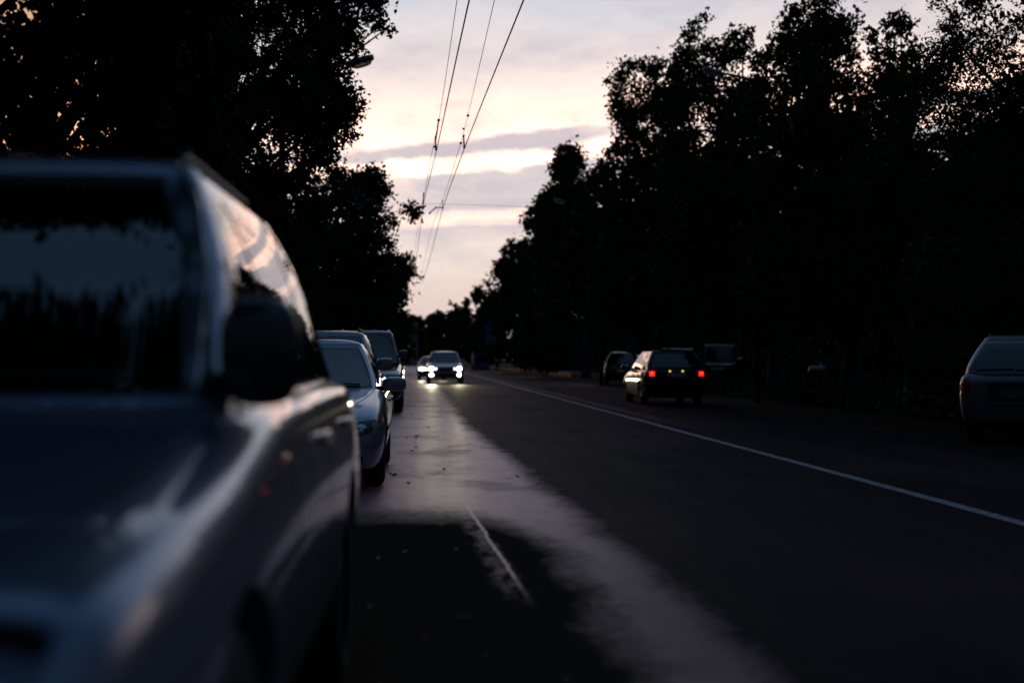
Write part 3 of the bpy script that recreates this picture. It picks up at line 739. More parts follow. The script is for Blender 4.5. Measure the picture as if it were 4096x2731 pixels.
def tree(name, label, D, bx, polys, leaf, lm, depth=2.2, group=None, leafcount=1.0, extra=None, trunk_r=.22, aspect=.62, rclump=.75, twiggy=True):
    """polys: list of (outline in photo pixels, density): the crown's outline as it stands D metres up the road, given depth all round."""
    global rng
    rng = np.random.default_rng(int(D * 10) + 3)
    root = empty(name, (bx, D, -.01)); tag(root, label, 'tree', group)
    base = Vector((bx, D, 0))
    cen_all, rad_all, per_all, big = [], [], [], []
    for poly, dens in polys:
        w = np.array([(at(px, py, D).x, at(px, py, D).z) for px, py in poly])
        x0, z0 = w.min(0); x1, z1 = w.max(0)
        area = 0.5 * abs(np.dot(w[:, 0], np.roll(w[:, 1], 1)) - np.dot(w[:, 1], np.roll(w[:, 0], 1)))
        G = np.column_stack([rng.uniform(x0, x1, 6000), rng.uniform(z0, z1, 6000)])
        G = G[inside(G, w)]; ed = edge_dist(G, w)
        sc = rclump * (D / 35) ** .35
        nint, nedge = int(area * 1.3 * dens / sc ** 2) + 3, int(area * 1.6 * dens / sc ** 2) + 6
        I = np.where(ed > sc * .8)[0][:nint]; E = np.where((ed > sc * .28) & (ed < sc * .85))[0][:nedge]
        for ii, big_ in ((I, True), (E, False)):
            for i in ii:
                r = sc * rng.uniform(.8, 1.25) if big_ else min(max(ed[i] * 1.1, sc * .32), sc * .7)
                dd = depth * rng.uniform(-1, 1) * min(1.0, .35 + ed[i] / depth)
                cen_all.append((G[i, 0], D + dd, G[i, 1])); rad_all.append(r)
                per_all.append(int(leafcount * dens ** .3 * 190 * (r / leaf) ** 2 / 14) + 14)
                if big_ and dens > .8 and ed[i] > sc * 1.5: big.append((cen_all[-1], r))
    if extra is not None:
        for c, r, k in extra: cen_all.append(c); rad_all.append(r); per_all.append(k)
    cen_all = np.array(cen_all)
    L = clump_leaves(cen_all, rad_all, per_all)
    sz = leaf * rng.uniform(.65, 1.3, len(L))
    if big:
        B = np.concatenate([np.array(c) + in_ball(60) * r * 1.2 for c, r in big]); L = np.concatenate([L, B]); sz = np.concatenate([sz, leaf * 2.3 * rng.uniform(.7, 1.2, len(B))])
    L = L[:, :] - np.array([bx, D, -.01]); keep = L[:, 2] > .15; L, sz = L[keep], sz[keep]
    leaf_mesh('crown', L, sz, lm, root, aspect)
    # trunk and limbs
    top = float(np.percentile(cen_all[:, 2], 80)); cx = float(np.median(cen_all[:, 0]))
    mb = MB()
    tp = [(0, 0, -.1), (.03, .02, top * .2), ((cx - bx) * .3, .1, top * .5), ((cx - bx) * .7, 0, top * .8), ((cx - bx) * .8, .1, top)]
    tp.insert(1, (0, 0, .25))
    mb.tube(tp, [trunk_r * 2.1, trunk_r * 1.35, trunk_r, trunk_r * .75, trunk_r * .4, trunk_r * .12], 10)
    sel = rng.choice(len(cen_all), min(26, len(cen_all)), replace=False)
    for i in sel:
        c = Vector(cen_all[i]) - Vector((bx, D, 0)); h = min(max(c.z * .62, .8), top * .85)
        f = h / top; s = Vector(((cx - bx) * f * .8, .05, h))
        md = (s + c) / 2 + Vector((0, 0, .25))
        mb.tube([s, md, c], [trunk_r * .35, trunk_r * .2, trunk_r * .05], 6, cap=False)
    if twiggy:
        for i in range(len(cen_all)):
            d2 = np.linalg.norm(cen_all - cen_all[i], axis=1) + 1e3 * (np.abs(cen_all[:, 0] - cx) > abs(cen_all[i, 0] - cx) - .05) * (cen_all[:, 2] > cen_all[i, 2] - .1)
            j = int(np.argmin(d2 + 1e6 * (np.arange(len(d2)) == i)))
            if d2[j] > 2.5: continue
            a, b = Vector(cen_all[j]) - Vector((bx, D, 0)), Vector(cen_all[i]) - Vector((bx, D, 0))
            mb.tube([a, (a + b) / 2 + Vector((0, 0, .08)), b, b + (b - a) * .35], [.022, .016, .010, .004], 4, cap=False)
    mb.build('trunk', M_BARK, root)
    return root

GL, GR = 'trees along the left side', 'trees along the right side'
# left row
tree('broadleaf_tree', 'nearest dark tree at the left edge, with small orange sky gaps', 12.5, -4.6,
     [([(-1500, -1500), (500, -1500), (900, -900), (960, 0), (920, 600), (880, 1100), (850, 1440), (-1500, 1440), (-1500, 700), (-200, 700), (280, 620), (330, 300), (300, -60), (-60, -160), (-200, 700), (-1500, 690)], 1.0), ([(-200, 700), (280, 620), (330, 300), (300, -60), (-60, -160)], .42)], .085, M_LEAF1, 1.8, GL, 1.1)
tree('broadleaf_tree', 'dense dark tree on the left between the nearest tree and the lamp tree', 20, -6.0,
     [([(-300, -900), (400, -1000), (820, -600), (960, 0), (1000, 400), (1050, 800), (1080, 1500), (-300, 1500), (60, 900), (230, 700), (260, 200), (180, -100)], 1.0)], .11, M_LEAF1, 2.0, GL, .9)
tree('broadleaf_tree', 'tall dark tree on the left with pierced leaves around the street lamp', 28, -4.0,
     [([(500, -700), (1000, -700), (1050, 100), (1000, 500), (1150, 640), (1340, 700), (1300, 1100), (1290, 1500), (500, 1500)], 1.0),
      ([(950, -700), (1300, -700), (1490, -300), (1560, -20), (1595, 110), (1500, 185), (1435, 230), (1425, 300), (1480, 390), (1470, 460), (1425, 560), (1365, 640), (1340, 720), (1100, 700), (950, 500)], .95)], .10, M_LEAF1, 1.8, GL, .9)
tree('broadleaf_tree', 'lower dark tree on the left whose thin twigs reach under the trolley wires', 49, -5.5,
     [([(900, 700), (1370, 635), (1420, 645), (1530, 665), (1550, 740), (1600, 790), (1620, 860), (1585, 930), (1600, 1000), (1615, 1100), (1600, 1300), (1590, 1480), (800, 1480)], 1.0),
      ([(1590, 780), (1660, 800), (1720, 830), (1690, 900), (1600, 905)], .12)], .15, M_LEAF2, 2.0, GL, .9)
tree('broadleaf_tree', 'small round dark tree on the left, its crown level with the end of the wires', 76, -5.5,
     [([(1300, 1000), (1590, 1000), (1640, 985), (1712, 1000), (1700, 1080), (1655, 1150), (1630, 1200), (1640, 1260), (1635, 1460), (1300, 1460)], 1.0)], .22, M_LEAF2, 2.2, GL, .9)
tree('broadleaf_tree', 'far dark tree on the left closing the row above the parked cars', 140, -8,
     [([(1480, 1180), (1620, 1220), (1650, 1260), (1660, 1300), (1650, 1450), (1480, 1450)], 1.0)], .4, M_LEAF2, 3, GL, .9)
# right row
R = [
 ('tall loose tree at the right edge with fine sparse twigs', 25, 11.6, [([(3620, 420), (3680, 130), (3790, 70), (3760, -100), (4300, -300), (4700, 0), (4700, 500), (3900, 620)], .9),
        ([(3640, 330), (3900, 320), (4700, 180), (4700, 1500), (3640, 1500)], 1.0)], .07, M_LEAF3, 2.0, .5),
 ('dark tree with one lone upright tuft, second from the right edge', 33, 11.8, [([(3390, 1325), (3400, 250), (3470, 150), (3540, 170), (3640, 180), (3710, 240), (3740, 1325)], 1.0), ([(3480, 230), (3500, 70), (3550, 45), (3615, 50), (3620, 140), (3570, 240)], .8)], .12, M_LEAF2, 1.9, .85),
 ('tallest dark tree of the right row, its top cut by the upper edge', 37, 11.5, [([(2960, 1325), (2980, 260), (3060, 140), (3110, 50), (3170, 20), (3200, -170), (3330, -140), (3350, 20), (3410, 60), (3410, 150), (3450, 260), (3500, 1325)], 1.0)], .13, M_LEAF2, 2.2, .85),
 ('dark tree with two separate tufts at its top on the right', 43, 11.0, [([(2620, 1325), (2640, 260), (2760, 160), (2860, 170), (3010, 170), (3060, 250), (3120, 1325)], 1.0), ([(2670, 300), (2700, 100), (2770, 45), (2815, 60), (2825, 180), (2800, 300)], .75), ([(2850, 260), (2870, 150), (2940, 65), (3005, 65), (3010, 180), (2980, 290)], .75)], .14, M_LEAF2, 2.2, .85),
 ('broad dark tree on the right with a rounded shoulder over the road', 53, 10.6, [([(2340, 1325), (2380, 640), (2470, 500), (2400, 440), (2385, 330), (2460, 235), (2510, 205), (2560, 240), (2600, 200), (2660, 260), (2780, 420), (2800, 1325)], .95)], .16, M_LEAF2, 2.4, .9),
 ('dark tree on the right, middle of the row, lit pink between its leaves', 71, 10.8, [([(2140, 1325), (2125, 800), (2200, 730), (2190, 600), (2215, 575), (2280, 565), (2335, 605), (2420, 650), (2480, 900), (2500, 1325)], 1.5)], .22, M_LEAF2, 2.6, .75),
 ('narrow dark tree on the right where the span wire ends', 96, 11.5, [([(2060, 1490), (2070, 930), (2110, 810), (2150, 800), (2200, 850), (2300, 1490)], 1.0)], .30, M_LEAF2, 3.0, .8),
 ('small dark tree on the right beyond the narrow one', 131, 13, [([(1940, 1470), (1960, 1100), (2000, 1010), (2010, 965), (2060, 925), (2110, 950), (2150, 1470)], 1.0)], .40, M_LEAF2, 3.0, .8),
 ('far dark tree on the right above the blue banner', 190, 15, [([(1860, 1460), (1880, 1180), (1905, 1130), (1960, 1095), (1990, 1120), (2050, 1460)], 1.0)], .55, M_LEAF2, 4.0, .9),
 ('farthest dark tree on the right with a thin spire', 260, 15, [([(1780, 1450), (1785, 1250), (1800, 1185), (1822, 1185), (1840, 1240), (1875, 1150), (1910, 1450)], 1.0)], .75, M_LEAF2, 4.0, .9),
]
for lab, D, bx, polys, lf, lm, dp, lc in R:
    tree('broadleaf_tree', lab, D, bx, polys, lf, lm, dp, GR, lc)
for i, (lab, D, poly) in enumerate([('low dark tree closing the end of the road, nearest its left side', 380, [(1600, 1446), (1610, 1275), (1650, 1255), (1680, 1262), (1705, 1250), (1715, 1446)]),
      ('low dark tree closing the end of the road, straight above the oncoming cars', 400, [(1690, 1446), (1705, 1262), (1730, 1240), (1755, 1236), (1780, 1250), (1800, 1446)]),
      ('low dark tree closing the end of the road, nearest its right side', 360, [(1770, 1446), (1775, 1262), (1800, 1240), (1840, 1225), (1880, 1240), (1900, 1446)])]):
    c = at(sum(p[0] for p in poly) / len(poly), 1440, D)
    tree('broadleaf_tree', lab, D, c.x, [(poly, 1.0)], 1.0, M_LEAF2, 4, 'trees at the end of the road', .9)

# the tree beside the grey car, its boughs reaching over the bonnet
root = empty('broadleaf_tree', (-5.6, 5.2, -.01)); tag(root, 'tree beside the grey foreground car, mirrored dark in its windscreen', 'tree', GL)
cc = []
rng = np.random.default_rng(5)
for i in range(2600):
    q = np.array([rng.uniform(-7.5, .7), rng.uniform(-3, 11.5), rng.uniform(5.6, 9.0)])
    azq = math.degrees(math.atan2(q[0] + .9, q[1] - 3.6))
    el = -.8 - 3.5 * (min(max(azq, -40), 10) + 35) / 30 + math.degrees(math.atan2(q[2] - 1.45, math.hypot(q[0] + .9, q[1] - 3.6)))
    if q[0] > -6.2 and q[1] > 2.6 and el > 59 + 1.3 * math.sin(q[0] * 2.3) + 1.2 * math.sin(q[0] * 6.1): continue
    cc.append(q)
cc = np.array(cc) - np.array([-5.6, 5.2, -.01])
L = clump_leaves(cc, [.55] * len(cc), [130] * len(cc), 9, .3)
leaf_mesh('crown', L, .16 * rng.uniform(.7, 1.3, len(L)), M_LEAF1, root)
mb = MB().tube([(0, 0, -.1), (.1, .05, 3), (.4, 0, 6), (.6, 0, 8)], [.3, .25, .18, .05], 10)
for i in range(0, len(cc), 25):
    mb.tube([(.2, 0, 4.4), tuple((cc[i] + np.array([.2, 0, 4.4])) / 2 + np.array([0, 0, .4])), tuple(cc[i])], [.08, .05, .015], 6, cap=False)
mb.build('trunk', M_BARK, root)

# back rows keep the strips behind the trunks dark
def back_tree(x, y, h, r, lab, grp):
    root = empty('broadleaf_tree', (x, y, -.01)); tag(root, lab, 'tree', grp)
    n = int(60 * max(1, h / 7))
    cen = in_ball(n) * np.array([r, r, h * .42]) + np.array([0, 0, h * .56])
    L = clump_leaves(cen, [r * .36] * n, [70] * n, 10, .3)
    leaf_mesh('crown', L[L[:, 2] > .2], .30 * rng.uniform(.7, 1.3, int((L[:, 2] > .2).sum())), M_LEAF2, root)
    MB().tube([(0, 0, -.1), (.05, 0, h * .3), (0, .1, h * .8)], [.24, .19, .05], 8).build('trunk', M_BARK, root)
LB, RB = 'dark tree in the unlit second row behind the left-hand trees', 'dark tree in the unlit second row behind the right-hand trees'
for i in range(7): back_tree(-9.5 - random.random() * 2, 16 + i * 9, 7.0, 3.0, LB, 'second row of trees on the left')
OUTL = [(1800, 1190), (1960, 1090), (2060, 930), (2200, 740), (2390, 600), (2480, 330), (2700, 300), (3000, 300), (3400, 300), (3700, 350), (4096, 380), (5200, 500)]
def room(x, y, r):
    '''tallest crown that stays below the front row as seen from the road'''
    return min(1.2 + (1440 - float(np.interp(VPX + F * xx / y, *zip(*OUTL)))) / F * y for xx in (x - r, x, x + r))
for i in range(16):
    x, y = 17.5 + random.random() * 4.5, 22 + i * 8
    back_tree(x, y, max(5.0, min(15.0, room(x, y, 3.4) * .93)), 3.4, RB, 'second row of trees on the right')

back_tree(13.3, 31.5, 6.8, 2.0, RB, 'second row of trees on the right')
back_tree(12.3, 29.5, 6.0, 1.7, RB, 'second row of trees on the right')

# undergrowth along both sides
def undergrowth(x0, x1, y0, y1, h, n, leafsz):
    y = y0 + (y1 - y0) * rng.random(n) ** 1.5
    x = rng.uniform(x0, x1, n); hh = h * (.55 + .45 * np.sin(y * .9 + x) * np.sin(y * .37))
    z = rng.random(n) * hh
    o = leaf_mesh('undergrowth', np.column_stack([x, y, z]), leafsz * (1 + y / 90) * rng.uniform(.7, 1.3, n), M_LEAF2)
    tag(o, kind='stuff'); return o
tag(undergrowth(-7.5, -4.6, 8, 220, 2.2, 26000, .20), 'dark undergrowth between the left-hand tree trunks', 'undergrowth')
tag(undergrowth(-16, -12, 6, 300, 5.5, 40000, .5), 'dark wood far behind the left-hand trees', 'wood')
tag(undergrowth(22, 27, 16, 320, 8.5, 90000, .32), 'dark wood far behind the right-hand trees', 'wood')
tag(undergrowth(18, 21.5, 14, 260, 4.0, 60000, .24), 'dark undergrowth between the right-hand tree trunks', 'undergrowth')

tag(undergrowth(10.3, 17.5, 19, 54, .8, 26000, .13), 'low dark weeds on the verge around the right-hand trunks', 'undergrowth')

# ------------------------------------------------------------------ overhead wires
M_WIRE = mat('dark copper wire', (.05, .035, .032), rough=.5, metal=.5)
M_IRON = mat('dark fitting', (.03, .028, .027), rough=.6)
def wire(name, pts, r, label, grp, sub=10):
    P = [at(*p) for p in pts]
    fx, fz = pchip([p.y for p in P], [p.x for p in P]), pchip([p.y for p in P], [p.z for p in P])
    ys = np.linspace(P[0].y, P[-1].y, sub * len(P))
    o = MB().tube([(float(fx(y)), y, float(fz(y))) for y in ys], r, 6).build(name, M_WIRE); tag(o, label, 'wire', grp)
GW = 'trolleybus wires over the road'
wire('contact_wire', [(2120, -1060, 10.5), (1877, 0, 18.2), (1748, 593, 31), (1693, 823, 42.6), (1674, 969, 56), (1655, 1120, 82)], .0105, 'left one of the two thick trolley wires', GW)
wire('contact_wire', [(2520, -1060, 10.5), (2095, 0, 18.2), (1858, 593, 31), (1773, 829, 42.6), (1728, 1000, 59), (1690, 1130, 84)], .0105, 'right one of the two thick trolley wires', GW)
wire('messenger_wire', [(1990, -1150, 11.7), (1828, 0, 20.8), (1755, 481, 31), (1738, 560, 33.5), (1693, 795, 42.6), (1672, 900, 52), (1652, 1090, 82)], .0055, 'thin wire above the left thick trolley wire', GW)
wire('messenger_wire', [(2250, -1150, 11.7), (1978, 0, 20.8), (1872, 462, 31), (1843, 574, 33.5), (1770, 800, 42.6), (1722, 930, 55), (1690, 1090, 82)], .0055, 'thin wire above the right thick trolley wire', GW)
wire('span_wire', [(1560, 812, 42.4), (1693, 815, 42.6), (1900, 820, 42.7), (2130, 828, 42.9)], .0042, 'thin level wire crossing the road to the right-hand trees', 'span wires')
wire('span_wire', [(2350, 1072, 60.0), (2620, 985, 60.1), (2860, 890, 60.2), (3080, 790, 60.3)], .006, 'faint slanting wire in front of the dark right-hand trees', 'span wires')
def hanger(pts, D, beads, label):
    root = empty('wire_hanger', at(pts[0][0], pts[0][1], D)); tag(root, label, 'wire fitting', 'fittings on the trolley wires')
    o0 = at(pts[0][0], pts[0][1], D)
    MB().tube([at(x, y, D) - o0 for x, y in pts], .018, 6).build('link', M_IRON, root)
    for x, y, r in beads:
        MB().superell(at(x, y, D) - o0, (r * 2, r * 2, r * 1.7), .8, 12, 8).build('insulator', M_IRON, root)
hanger([(1755, 481), (1751, 505), (1748, 530), (1743, 555), (1742, 580), (1745, 600)], 31, [(1755, 481, .035), (1750, 507, .018), (1743, 550, .028), (1738, 588, .028), (1744, 598, .03)], 'fitting with insulators on the left trolley wire, nearer pair')
hanger([(1855, 540), (1855, 565), (1857, 590)], 31, [(1855, 543, .026), (1854, 516, .026), (1843, 573, .032), (1857, 590, .03), (1872, 463, .034)], 'fitting with insulators on the right trolley wire, nearer pair')
hanger([(1695, 770), (1693, 800), (1692, 838)], 42.6, [(1694, 783, .03), (1692, 830, .026), (1701, 825, .03)], 'fitting on the left trolley wire, farther pair')
hanger([(1770, 800), (1772, 830), (1745, 830), (1720, 850)], 42.6, [(1771, 834, .028), (1743, 831, .032), (1719, 853, .034)], 'fitting on the right trolley wire, farther pair')

# ------------------------------------------------------------------ street lamps
M_POLE = mat('grey lamp post steel', (.022, .022, .024), rough=.7, metal=.3)
M_HOOD = mat('grey lamp housing', (.22, .24, .28), rough=.5)
M_LENS = mat('unlit lamp glass', (.85, .70, .62), rough=.45)
M_LENS.node_tree.nodes['Principled BSDF'].inputs['Transmission Weight'].default_value = .85
def street_lamp(px, py, D, pole_x, label, s=1.0):
    hp = at(px, py, D); sg = 1 if hp.x > pole_x else -1
    root = empty('street_lamp', (pole_x, D, -.01)); tag(root, label, 'street lamp', 'street lamps along the road')
    z = hp.z; dx = hp.x - pole_x
    MB().tube([(0, 0, -.05), (0, 0, z * .5), (0, 0, z - .35)], [.10, .085, .06], 12).build('pole', M_POLE, root)
    MB().tube([(0, 0, z - .36), (dx * .25, 0, z - .16), (dx * .6, 0, z - .06), (dx - sg * .2, 0, z - .02)], [.045, .04, .035, .03], 8).build('arm', M_POLE, root)
    rot = Matrix.Rotation(-sg * .30, 3, 'Y')
    h = MB().superell((dx, 0, z + .02), (.62 * s, .26 * s, .15 * s), .6, 24, 12, rot).build('lamp_head', M_HOOD, root)
    MB().superell((dx + sg * .06, 0, z - .05 * s), (.40 * s, .20 * s, .11 * s), .8, 20, 10, rot).build('lens', M_LENS, h)
street_lamp(1438, 248, 31, -2.9, 'street lamp whose head sticks out of the left-hand tree', 1.05)
street_lamp(2852, 288, 40, 9.7, 'nearest street lamp on the right, dim against dark leaves')
street_lamp(2240, 805, 67.3, 8.8, 'second street lamp on the right, low in front of the trees')
street_lamp(1982, 1047, 106, 9.7, 'third street lamp on the right, tiny against the sky')

# ------------------------------------------------------------------ small far things
M_BLUE = mat('blue banner cloth', (.02, .08, .30), rough=.8)
M_YEL = mat('yellow banner print', (.30, .24, .05), rough=.8)
D = 150
b0 = at(1985, 1440, D)
bn = empty('roadside_banner', (b0.x, D, -.01)); tag(bn, 'blue hanging banner with a yellow round print, on a pole at the right', 'banner')
pz1, pz0 = at(1940, 1300, D), at(1982, 1389, D)
MB().tube([(0, 0, 0), (0, 0, pz1.z + .3)], .06, 8).build('pole', M_POLE, bn)
MB().box(((pz1.x + pz0.x) / 2 - b0.x, -.02, (pz1.z + pz0.z) / 2), (pz0.x - pz1.x, .03, pz1.z - pz0.z)).build('cloth', M_BLUE, bn, False)
MB().lathe_x((0, 0, 0), [(0, .001), (0, .36), (.02, .36), (.02, .001)], 20)
pr = MB()
cx, cz = (pz1.x + pz0.x) / 2 - b0.x + .05, (pz1.z + pz0.z) / 2 + .05
for k in range(12):
    a = k * PI / 6; pr.box((cx + .30 * math.cos(a), -.045, cz + .36 * math.sin(a)), (.16, .02, .07), Matrix.Rotation(-a, 3, 'Y'))
pr.superell((cx, -.045, cz), (.34, .02, .34), 1.0, 16, 8); pr.build('print', M_YEL, bn, False)

# globe lamp, lit orange
M_GLOW = mat('lit orange lamp', (.8, .4, .15), rough=.4, emit=(1.0, .32, .08), estr=1.6)
p = at(2172, 1345, 120)
gl = empty('park_lamp', (p.x, 120, -.01)); tag(gl, 'small park lamp glowing orange under a pale cap among the right-hand trees', 'park lamp')
MB().tube([(0, 0, 0), (0, 0, p.z - .2)], .05, 8).build('pole', M_POLE, gl)
MB().superell((0, 0, p.z), (.22, .22, .24), .9, 14, 10).build('bulb', M_GLOW, gl)
MB().lathe_x((0, 0, 0), [(0, .1)], 4)
MB().superell((0, 0, p.z + .32), (.8, .8, .22), .8, 16, 8).build('cap', M_HOOD, gl)
# red signal lamp on a low post
M_SIG = mat('lit red lamp', (.3, .01, .01), rough=.4, emit=(1.0, .02, .02), estr=.8)
p = at(2086, 1431, 130)
sg = empty('signal_post', (p.x, 130, -.01)); tag(sg, 'tiny red light on a low dark post beyond the yellow kerb', 'signal light')
MB().tube([(0, 0, 0), (0, 0, p.z)], .04, 8).build('post', M_IRON, sg)
MB().superell((0, -.06, p.z), (.13, .1, .11), .9, 12, 8).build('lamp', M_SIG, sg)
# blue kiosk and a pale post beside the road
p = at(1925, 1465, 175)
M_KIOSK = mat('blue kiosk panels', (.06, .10, .20), rough=.6)
ks = empty('roadside_kiosk', (p.x, 175, -.01)); tag(ks, 'dim blue kiosk at the far right roadside beyond the oncoming cars', 'kiosk')
MB().box((0, 0, 1.05), (1.9, 1.6, 2.1), None, .03).build('wall', M_KIOSK, ks, False)
MB().box((0, 0, 2.2), (2.2, 1.9, .16), None, .03).build('roof', M_IRON, ks, False)
MB().box((0, -.81, 1.35), (1.2, .04, .8), None, .01).build('window', M_GLASS, ks, False)
p = at(1890, 1440, 165)
o = MB().tube([(p.x, 165, -.02), (p.x, 165, 1.7)], [.16, .14], 10).superell((p.x, 165, 1.72), (.3, .3, .3), .9, 12, 8).build('roadside_post', mat('pale post paint', (.55, .42, .38), .7)); tag(o, 'pale short post standing left of the blue kiosk', 'post')
# far pale building at the end of the left row
M_WALL = mat('pale rendered wall', (.26, .28, .34), rough=.9, vary=.15, vscale=.4)
p = at(1650, 1440, 300)
bd = empty('far_building', (p.x - .6, 300, -.01)); tag(bd, 'pale grey building showing between the far trees at the end of the left row', 'building')
MB().box((0, 0, 3.4), (3.4, 4, 6.8)).build('wall', M_WALL, bd, False)
MB().box((0, 0, 6.9), (3.8, 4.4, .25)).build('roof', M_IRON, bd, False)
MB().box((-.4, -2.03, 4.3), (.9, .06, .9)).build('window', mat('lit amber window', (.3, .15, .03), .4, emit=(1, .45, .08), estr=.25), bd, False)
for x, z in ((.8, 4.3), (.8, 2.2), (-.5, 2.2)): MB().box((x, -2.03, z), (.7, .06, .9)).build('window', M_GLASS, bd, False)
bs = empty('advert_board', (at(1662, 1440, 280).x, 280, -.01)); tag(bs, 'small pale board on a tall post above the far building', 'board')
MB().tube([(0, 0, 0), (0, 0, 7.0)], .08, 8).build('post', M_POLE, bs)
MB().box((0, -.05, 7.8), (.9, .08, 1.7)).build('panel', M_WALL, bs, False)

# fallen leaves and a pale scrap on the shoulder
M_DRY = mat('dry brown leaf', (.03, .02, .015), rough=.8)
def fallen(px, py, s, m, name, label, grp=None):
    q = at(px, py, 1.0); t = H / (H - q.z); X, Y = q.x * t, q.y * t
    V, Fc = [], []
    a0 = random.random() * 6
    for k in range(10):
        r = s * (.55 if k % 2 else 1.0) * random.uniform(.7, 1.1); a = a0 + k * PI / 5
        V.append((X + r * math.cos(a), Y + r * math.sin(a) * .8, .012 + random.random() * s * .6))
    V.append((X, Y, .010)); V.append((X, Y, .006))
    for k in range(10): Fc.append((k, (k + 1) % 10, 10)); Fc.append(((k + 1) % 10, k, 11))
    o = mesh_obj(name, V, Fc, m, None, False); tag(o, label, 'leaf' if 'leaf' in name else 'litter', grp)
for px, py, s in [(1649, 1660, .03), (1714, 1713, .03), (1664, 1754, .04), (1667, 1746, .045), (1624, 1753, .03), (1664, 1791, .035), (1648, 1806, .03), (1572, 1905, .05), (1635, 1937, .03), (1900, 1710, .03), (2070, 1911, .03), (1775, 1880, .025)]:
    fallen(px, py, s, M_DRY, 'fallen_leaf', 'small dark fallen leaf on the dusty shoulder beside the pale saloon', 'fallen leaves on the shoulder')
fallen(1856, 2482, .035, mat('pale scrap of paper', (.75, .68, .55), .7), 'paper_scrap', 'small pale scrap on the dark asphalt in front')

# ------------------------------------------------------------------ sky and sun
w = bpy.data.worlds.new('World'); S.world = w; w.use_nodes = True
n, l = w.node_tree.nodes, w.node_tree.links
n.clear()
out = n.new('ShaderNodeOutputWorld'); bg = n.new('ShaderNodeBackground'); l.new(bg.outputs[0], out.inputs[0])
tc = n.new('ShaderNodeTexCoord'); sep = n.new('ShaderNodeSeparateXYZ'); l.new(tc.outputs['Generated'], sep.inputs[0])
def wm(op, a, b=None, c=None, clamp=False):
    k = n.new('ShaderNodeMath'); k.operation = op; k.use_clamp = clamp
    for i, v in enumerate((a, b, c)):
        if v is None: continue
        if isinstance(v, (int, float)): k.inputs[i].default_value = v
        else: l.new(v, k.inputs[i])
    return k.outputs[0]
elev = wm('ARCSINE', sep.outputs[2]); az = wm('ARCTAN2', sep.outputs[0], sep.outputs[1])
def wnoise(sx, sy, scale=1.0, det=6, rough=.55, off=0.0):
    cb_ = n.new('ShaderNodeCombineXYZ'); l.new(wm('MULTIPLY', az, sx), cb_.inputs[0]); l.new(wm('MULTIPLY', elev, sy), cb_.inputs[1]); cb_.inputs[2].default_value = off
    k = n.new('ShaderNodeTexNoise'); k.inputs['Scale'].default_value = scale; k.inputs['Detail'].default_value = det; k.inputs['Roughness'].default_value = rough
    l.new(cb_.outputs[0], k.inputs['Vector']); return k.outputs['Fac']
def ramp(fac, stops, interp='LINEAR'):
    k = n.new('ShaderNodeValToRGB'); e = k.color_ramp.elements; k.color_ramp.interpolation = interp
    e[0].position, e[0].color = stops[0][0], (*stops[0][1], 1); e[1].position, e[1].color = stops[-1][0], (*stops[-1][1], 1)
    for p_, c_ in stops[1:-1]:
        q = e.new(p_); q.color = (*c_, 1)
    l.new(fac, k.inputs[0]); return k.outputs[0]
def wmix(f, a, b, mode='MIX'):
    k = n.new('ShaderNodeMix'); k.data_type = 'RGBA'; k.blend_type = mode
    for i, v in ((0, f), (6, a), (7, b)):
        if isinstance(v, (int, float)): k.inputs[i].default_value = v
        elif isinstance(v, tuple): k.inputs[i].default_value = (*v, 1)
        else: l.new(v, k.inputs[i])
    return k.outputs[2]
warp = wm('ADD', wm('MULTIPLY', wm('SUBTRACT', wnoise(6, 24, 1.0, 7, .62), .5), .042), wm('MULTIPLY', wm('SUBTRACT', wnoise(22, 70, 1.0, 5, .6, 3.0), .5), .010))
e2 = wm('DIVIDE', wm('SUBTRACT', wm('ADD', elev, warp), wm('MULTIPLY', az, .075)), .32, clamp=True)
front = ramp(e2, [(v / .32, c) for v, c in [(0, (.60, .48, .47)), (.036, (.72, .60, .57)), (.055, (.80, .67, .61)), (.076, (.88, .76, .69)), (.088, (.66, .58, .63)), (.094, (1.4, .98, .82)), (.100, (1.2, .92, .80)),
     (.1045, (.62, .57, .63)), (.113, (.72, .64, .65)), (.120, (.65, .59, .64)), (.1275, (.74, .66, .66)), (.1300, (1.8, 1.22, 1.0)), (.1385, (2.0, 1.32, 1.02)), (.1420, (.64, .57, .61)), (.1490, (.68, .60, .63)), (.1525, (2.0, 1.28, 1.0)),
     (.166, (1.8, 1.12, .88)), (.186, (1.02, .85, .79)), (.204, (.85, .74, .725)), (.228, (.70, .68, .73)), (.256, (.60, .65, .73)), (.32, (.48, .53, .63))]])
thin = wm('MULTIPLY', ramp(wnoise(8, 16, 1.0, 6, .6, 11.0), [(.46, (0, 0, 0)), (.66, (1, 1, 1))]), .75)
front = wmix(thin, front, ramp(wm('DIVIDE', elev, .32, clamp=True), [(0, (.70, .58, .55)), (.25, (.92, .80, .72)), (.45, (1.5, 1.08, .9)), (.58, (1.05, .88, .80)), (.75, (.78, .72, .74)), (1, (.55, .57, .66))]))
cloud = wm('MULTIPLY', ramp(wnoise(16, 40, 1.0, 7, .6, 7.0), [(.47, (0, 0, 0)), (.66, (1, 1, 1))]), .50)
warm = n.new('ShaderNodeMapRange'); warm.interpolation_type = 'SMOOTHSTEP'; l.new(az, warm.inputs[0]); warm.inputs[1].default_value = -.10; warm.inputs[2].default_value = -.26
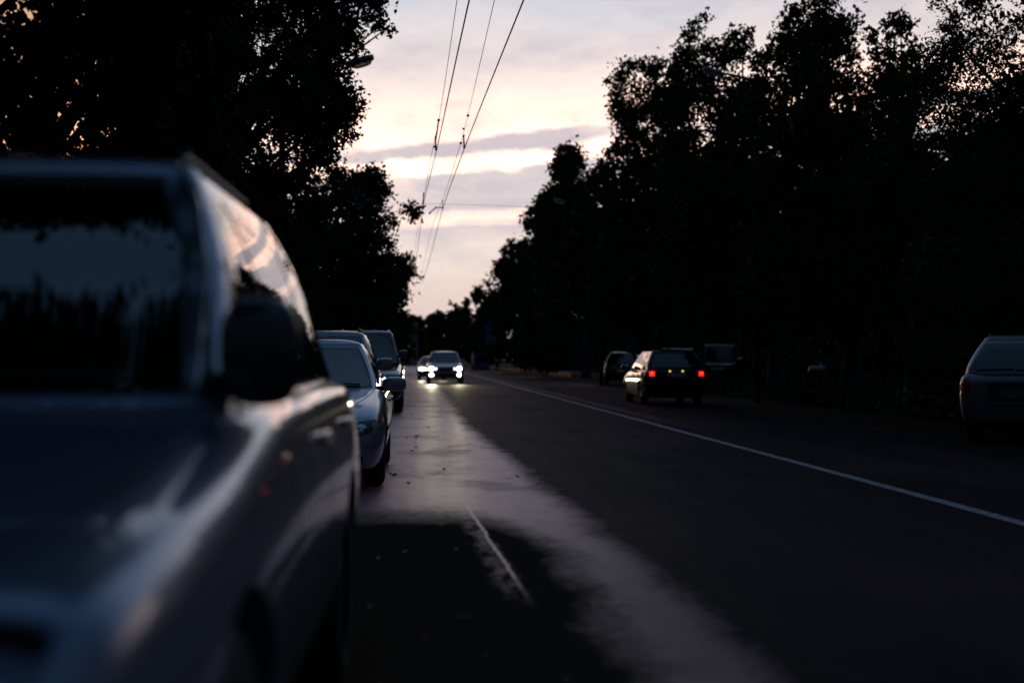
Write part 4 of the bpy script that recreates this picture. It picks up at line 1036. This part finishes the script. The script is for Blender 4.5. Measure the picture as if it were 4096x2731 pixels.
front = wmix(warm.outputs[0], front, wmix(1.0, front, (1.15, .66, .34), 'MULTIPLY'))
front = wmix(cloud, front, wmix(.8, front, (.50, .47, .57)))
high = ramp(wm('DIVIDE', elev, 1.5708, clamp=True), [(0, (.5, .5, .58)), (.2, (.50, .44, .51)), (.27, (.33, .38, .52)), (.34, (.19, .27, .43)), (.6, (.07, .145, .27)), (1, (.06, .13, .24))])
up = n.new('ShaderNodeMapRange'); up.interpolation_type = 'SMOOTHSTEP'; l.new(elev, up.inputs[0]); up.inputs[1].default_value = .24; up.inputs[2].default_value = .42
sky_f = wmix(up.outputs[0], front, high)
back = ramp(wm('DIVIDE', elev, 1.5708, clamp=True), [(0, (.012, .014, .020)), (.25, (.016, .022, .038)), (.55, (.035, .065, .12)), (1, (.05, .105, .19))])
ca = wm('COSINE', wm('ADD', az, .06))
mf = n.new('ShaderNodeMapRange'); mf.interpolation_type = 'SMOOTHSTEP'; l.new(ca, mf.inputs[0]); mf.inputs[1].default_value = .35; mf.inputs[2].default_value = .985
sky_c = wmix(mf.outputs[0], back, sky_f)
ns = n.new('ShaderNodeTexSky'); ns.sky_type = 'NISHITA'; ns.sun_disc = False; ns.sun_elevation = rad(1.0); ns.sun_rotation = rad(-6)
ns.altitude = 700; ns.air_density = 1.0; ns.dust_density = 1.5
nsk = wmix(1.0, ns.outputs[0], (.004, .004, .004), 'MULTIPLY')
sky_c = wmix(1.0, sky_c, nsk, 'ADD')
l.new(sky_c, bg.inputs[0]); bg.inputs[1].default_value = 1.0

sl = bpy.data.lights.new('sun', 'SUN'); sl.energy = .05; sl.angle = rad(8); sl.color = (1.0, .62, .40)
so = bpy.data.objects.new('sun', sl); C.objects.link(so); so.rotation_euler = (rad(89.0), 0, rad(180 + 6))

S.view_settings.view_transform = 'Standard'; S.view_settings.look = 'None'; S.view_settings.gamma = 1; S.view_settings.exposure = 0
S.cycles.max_bounces = 6; S.cycles.diffuse_bounces = 3; S.cycles.glossy_bounces = 4
S.cycles.sample_clamp_indirect = 4
S.cycles.use_denoising = True
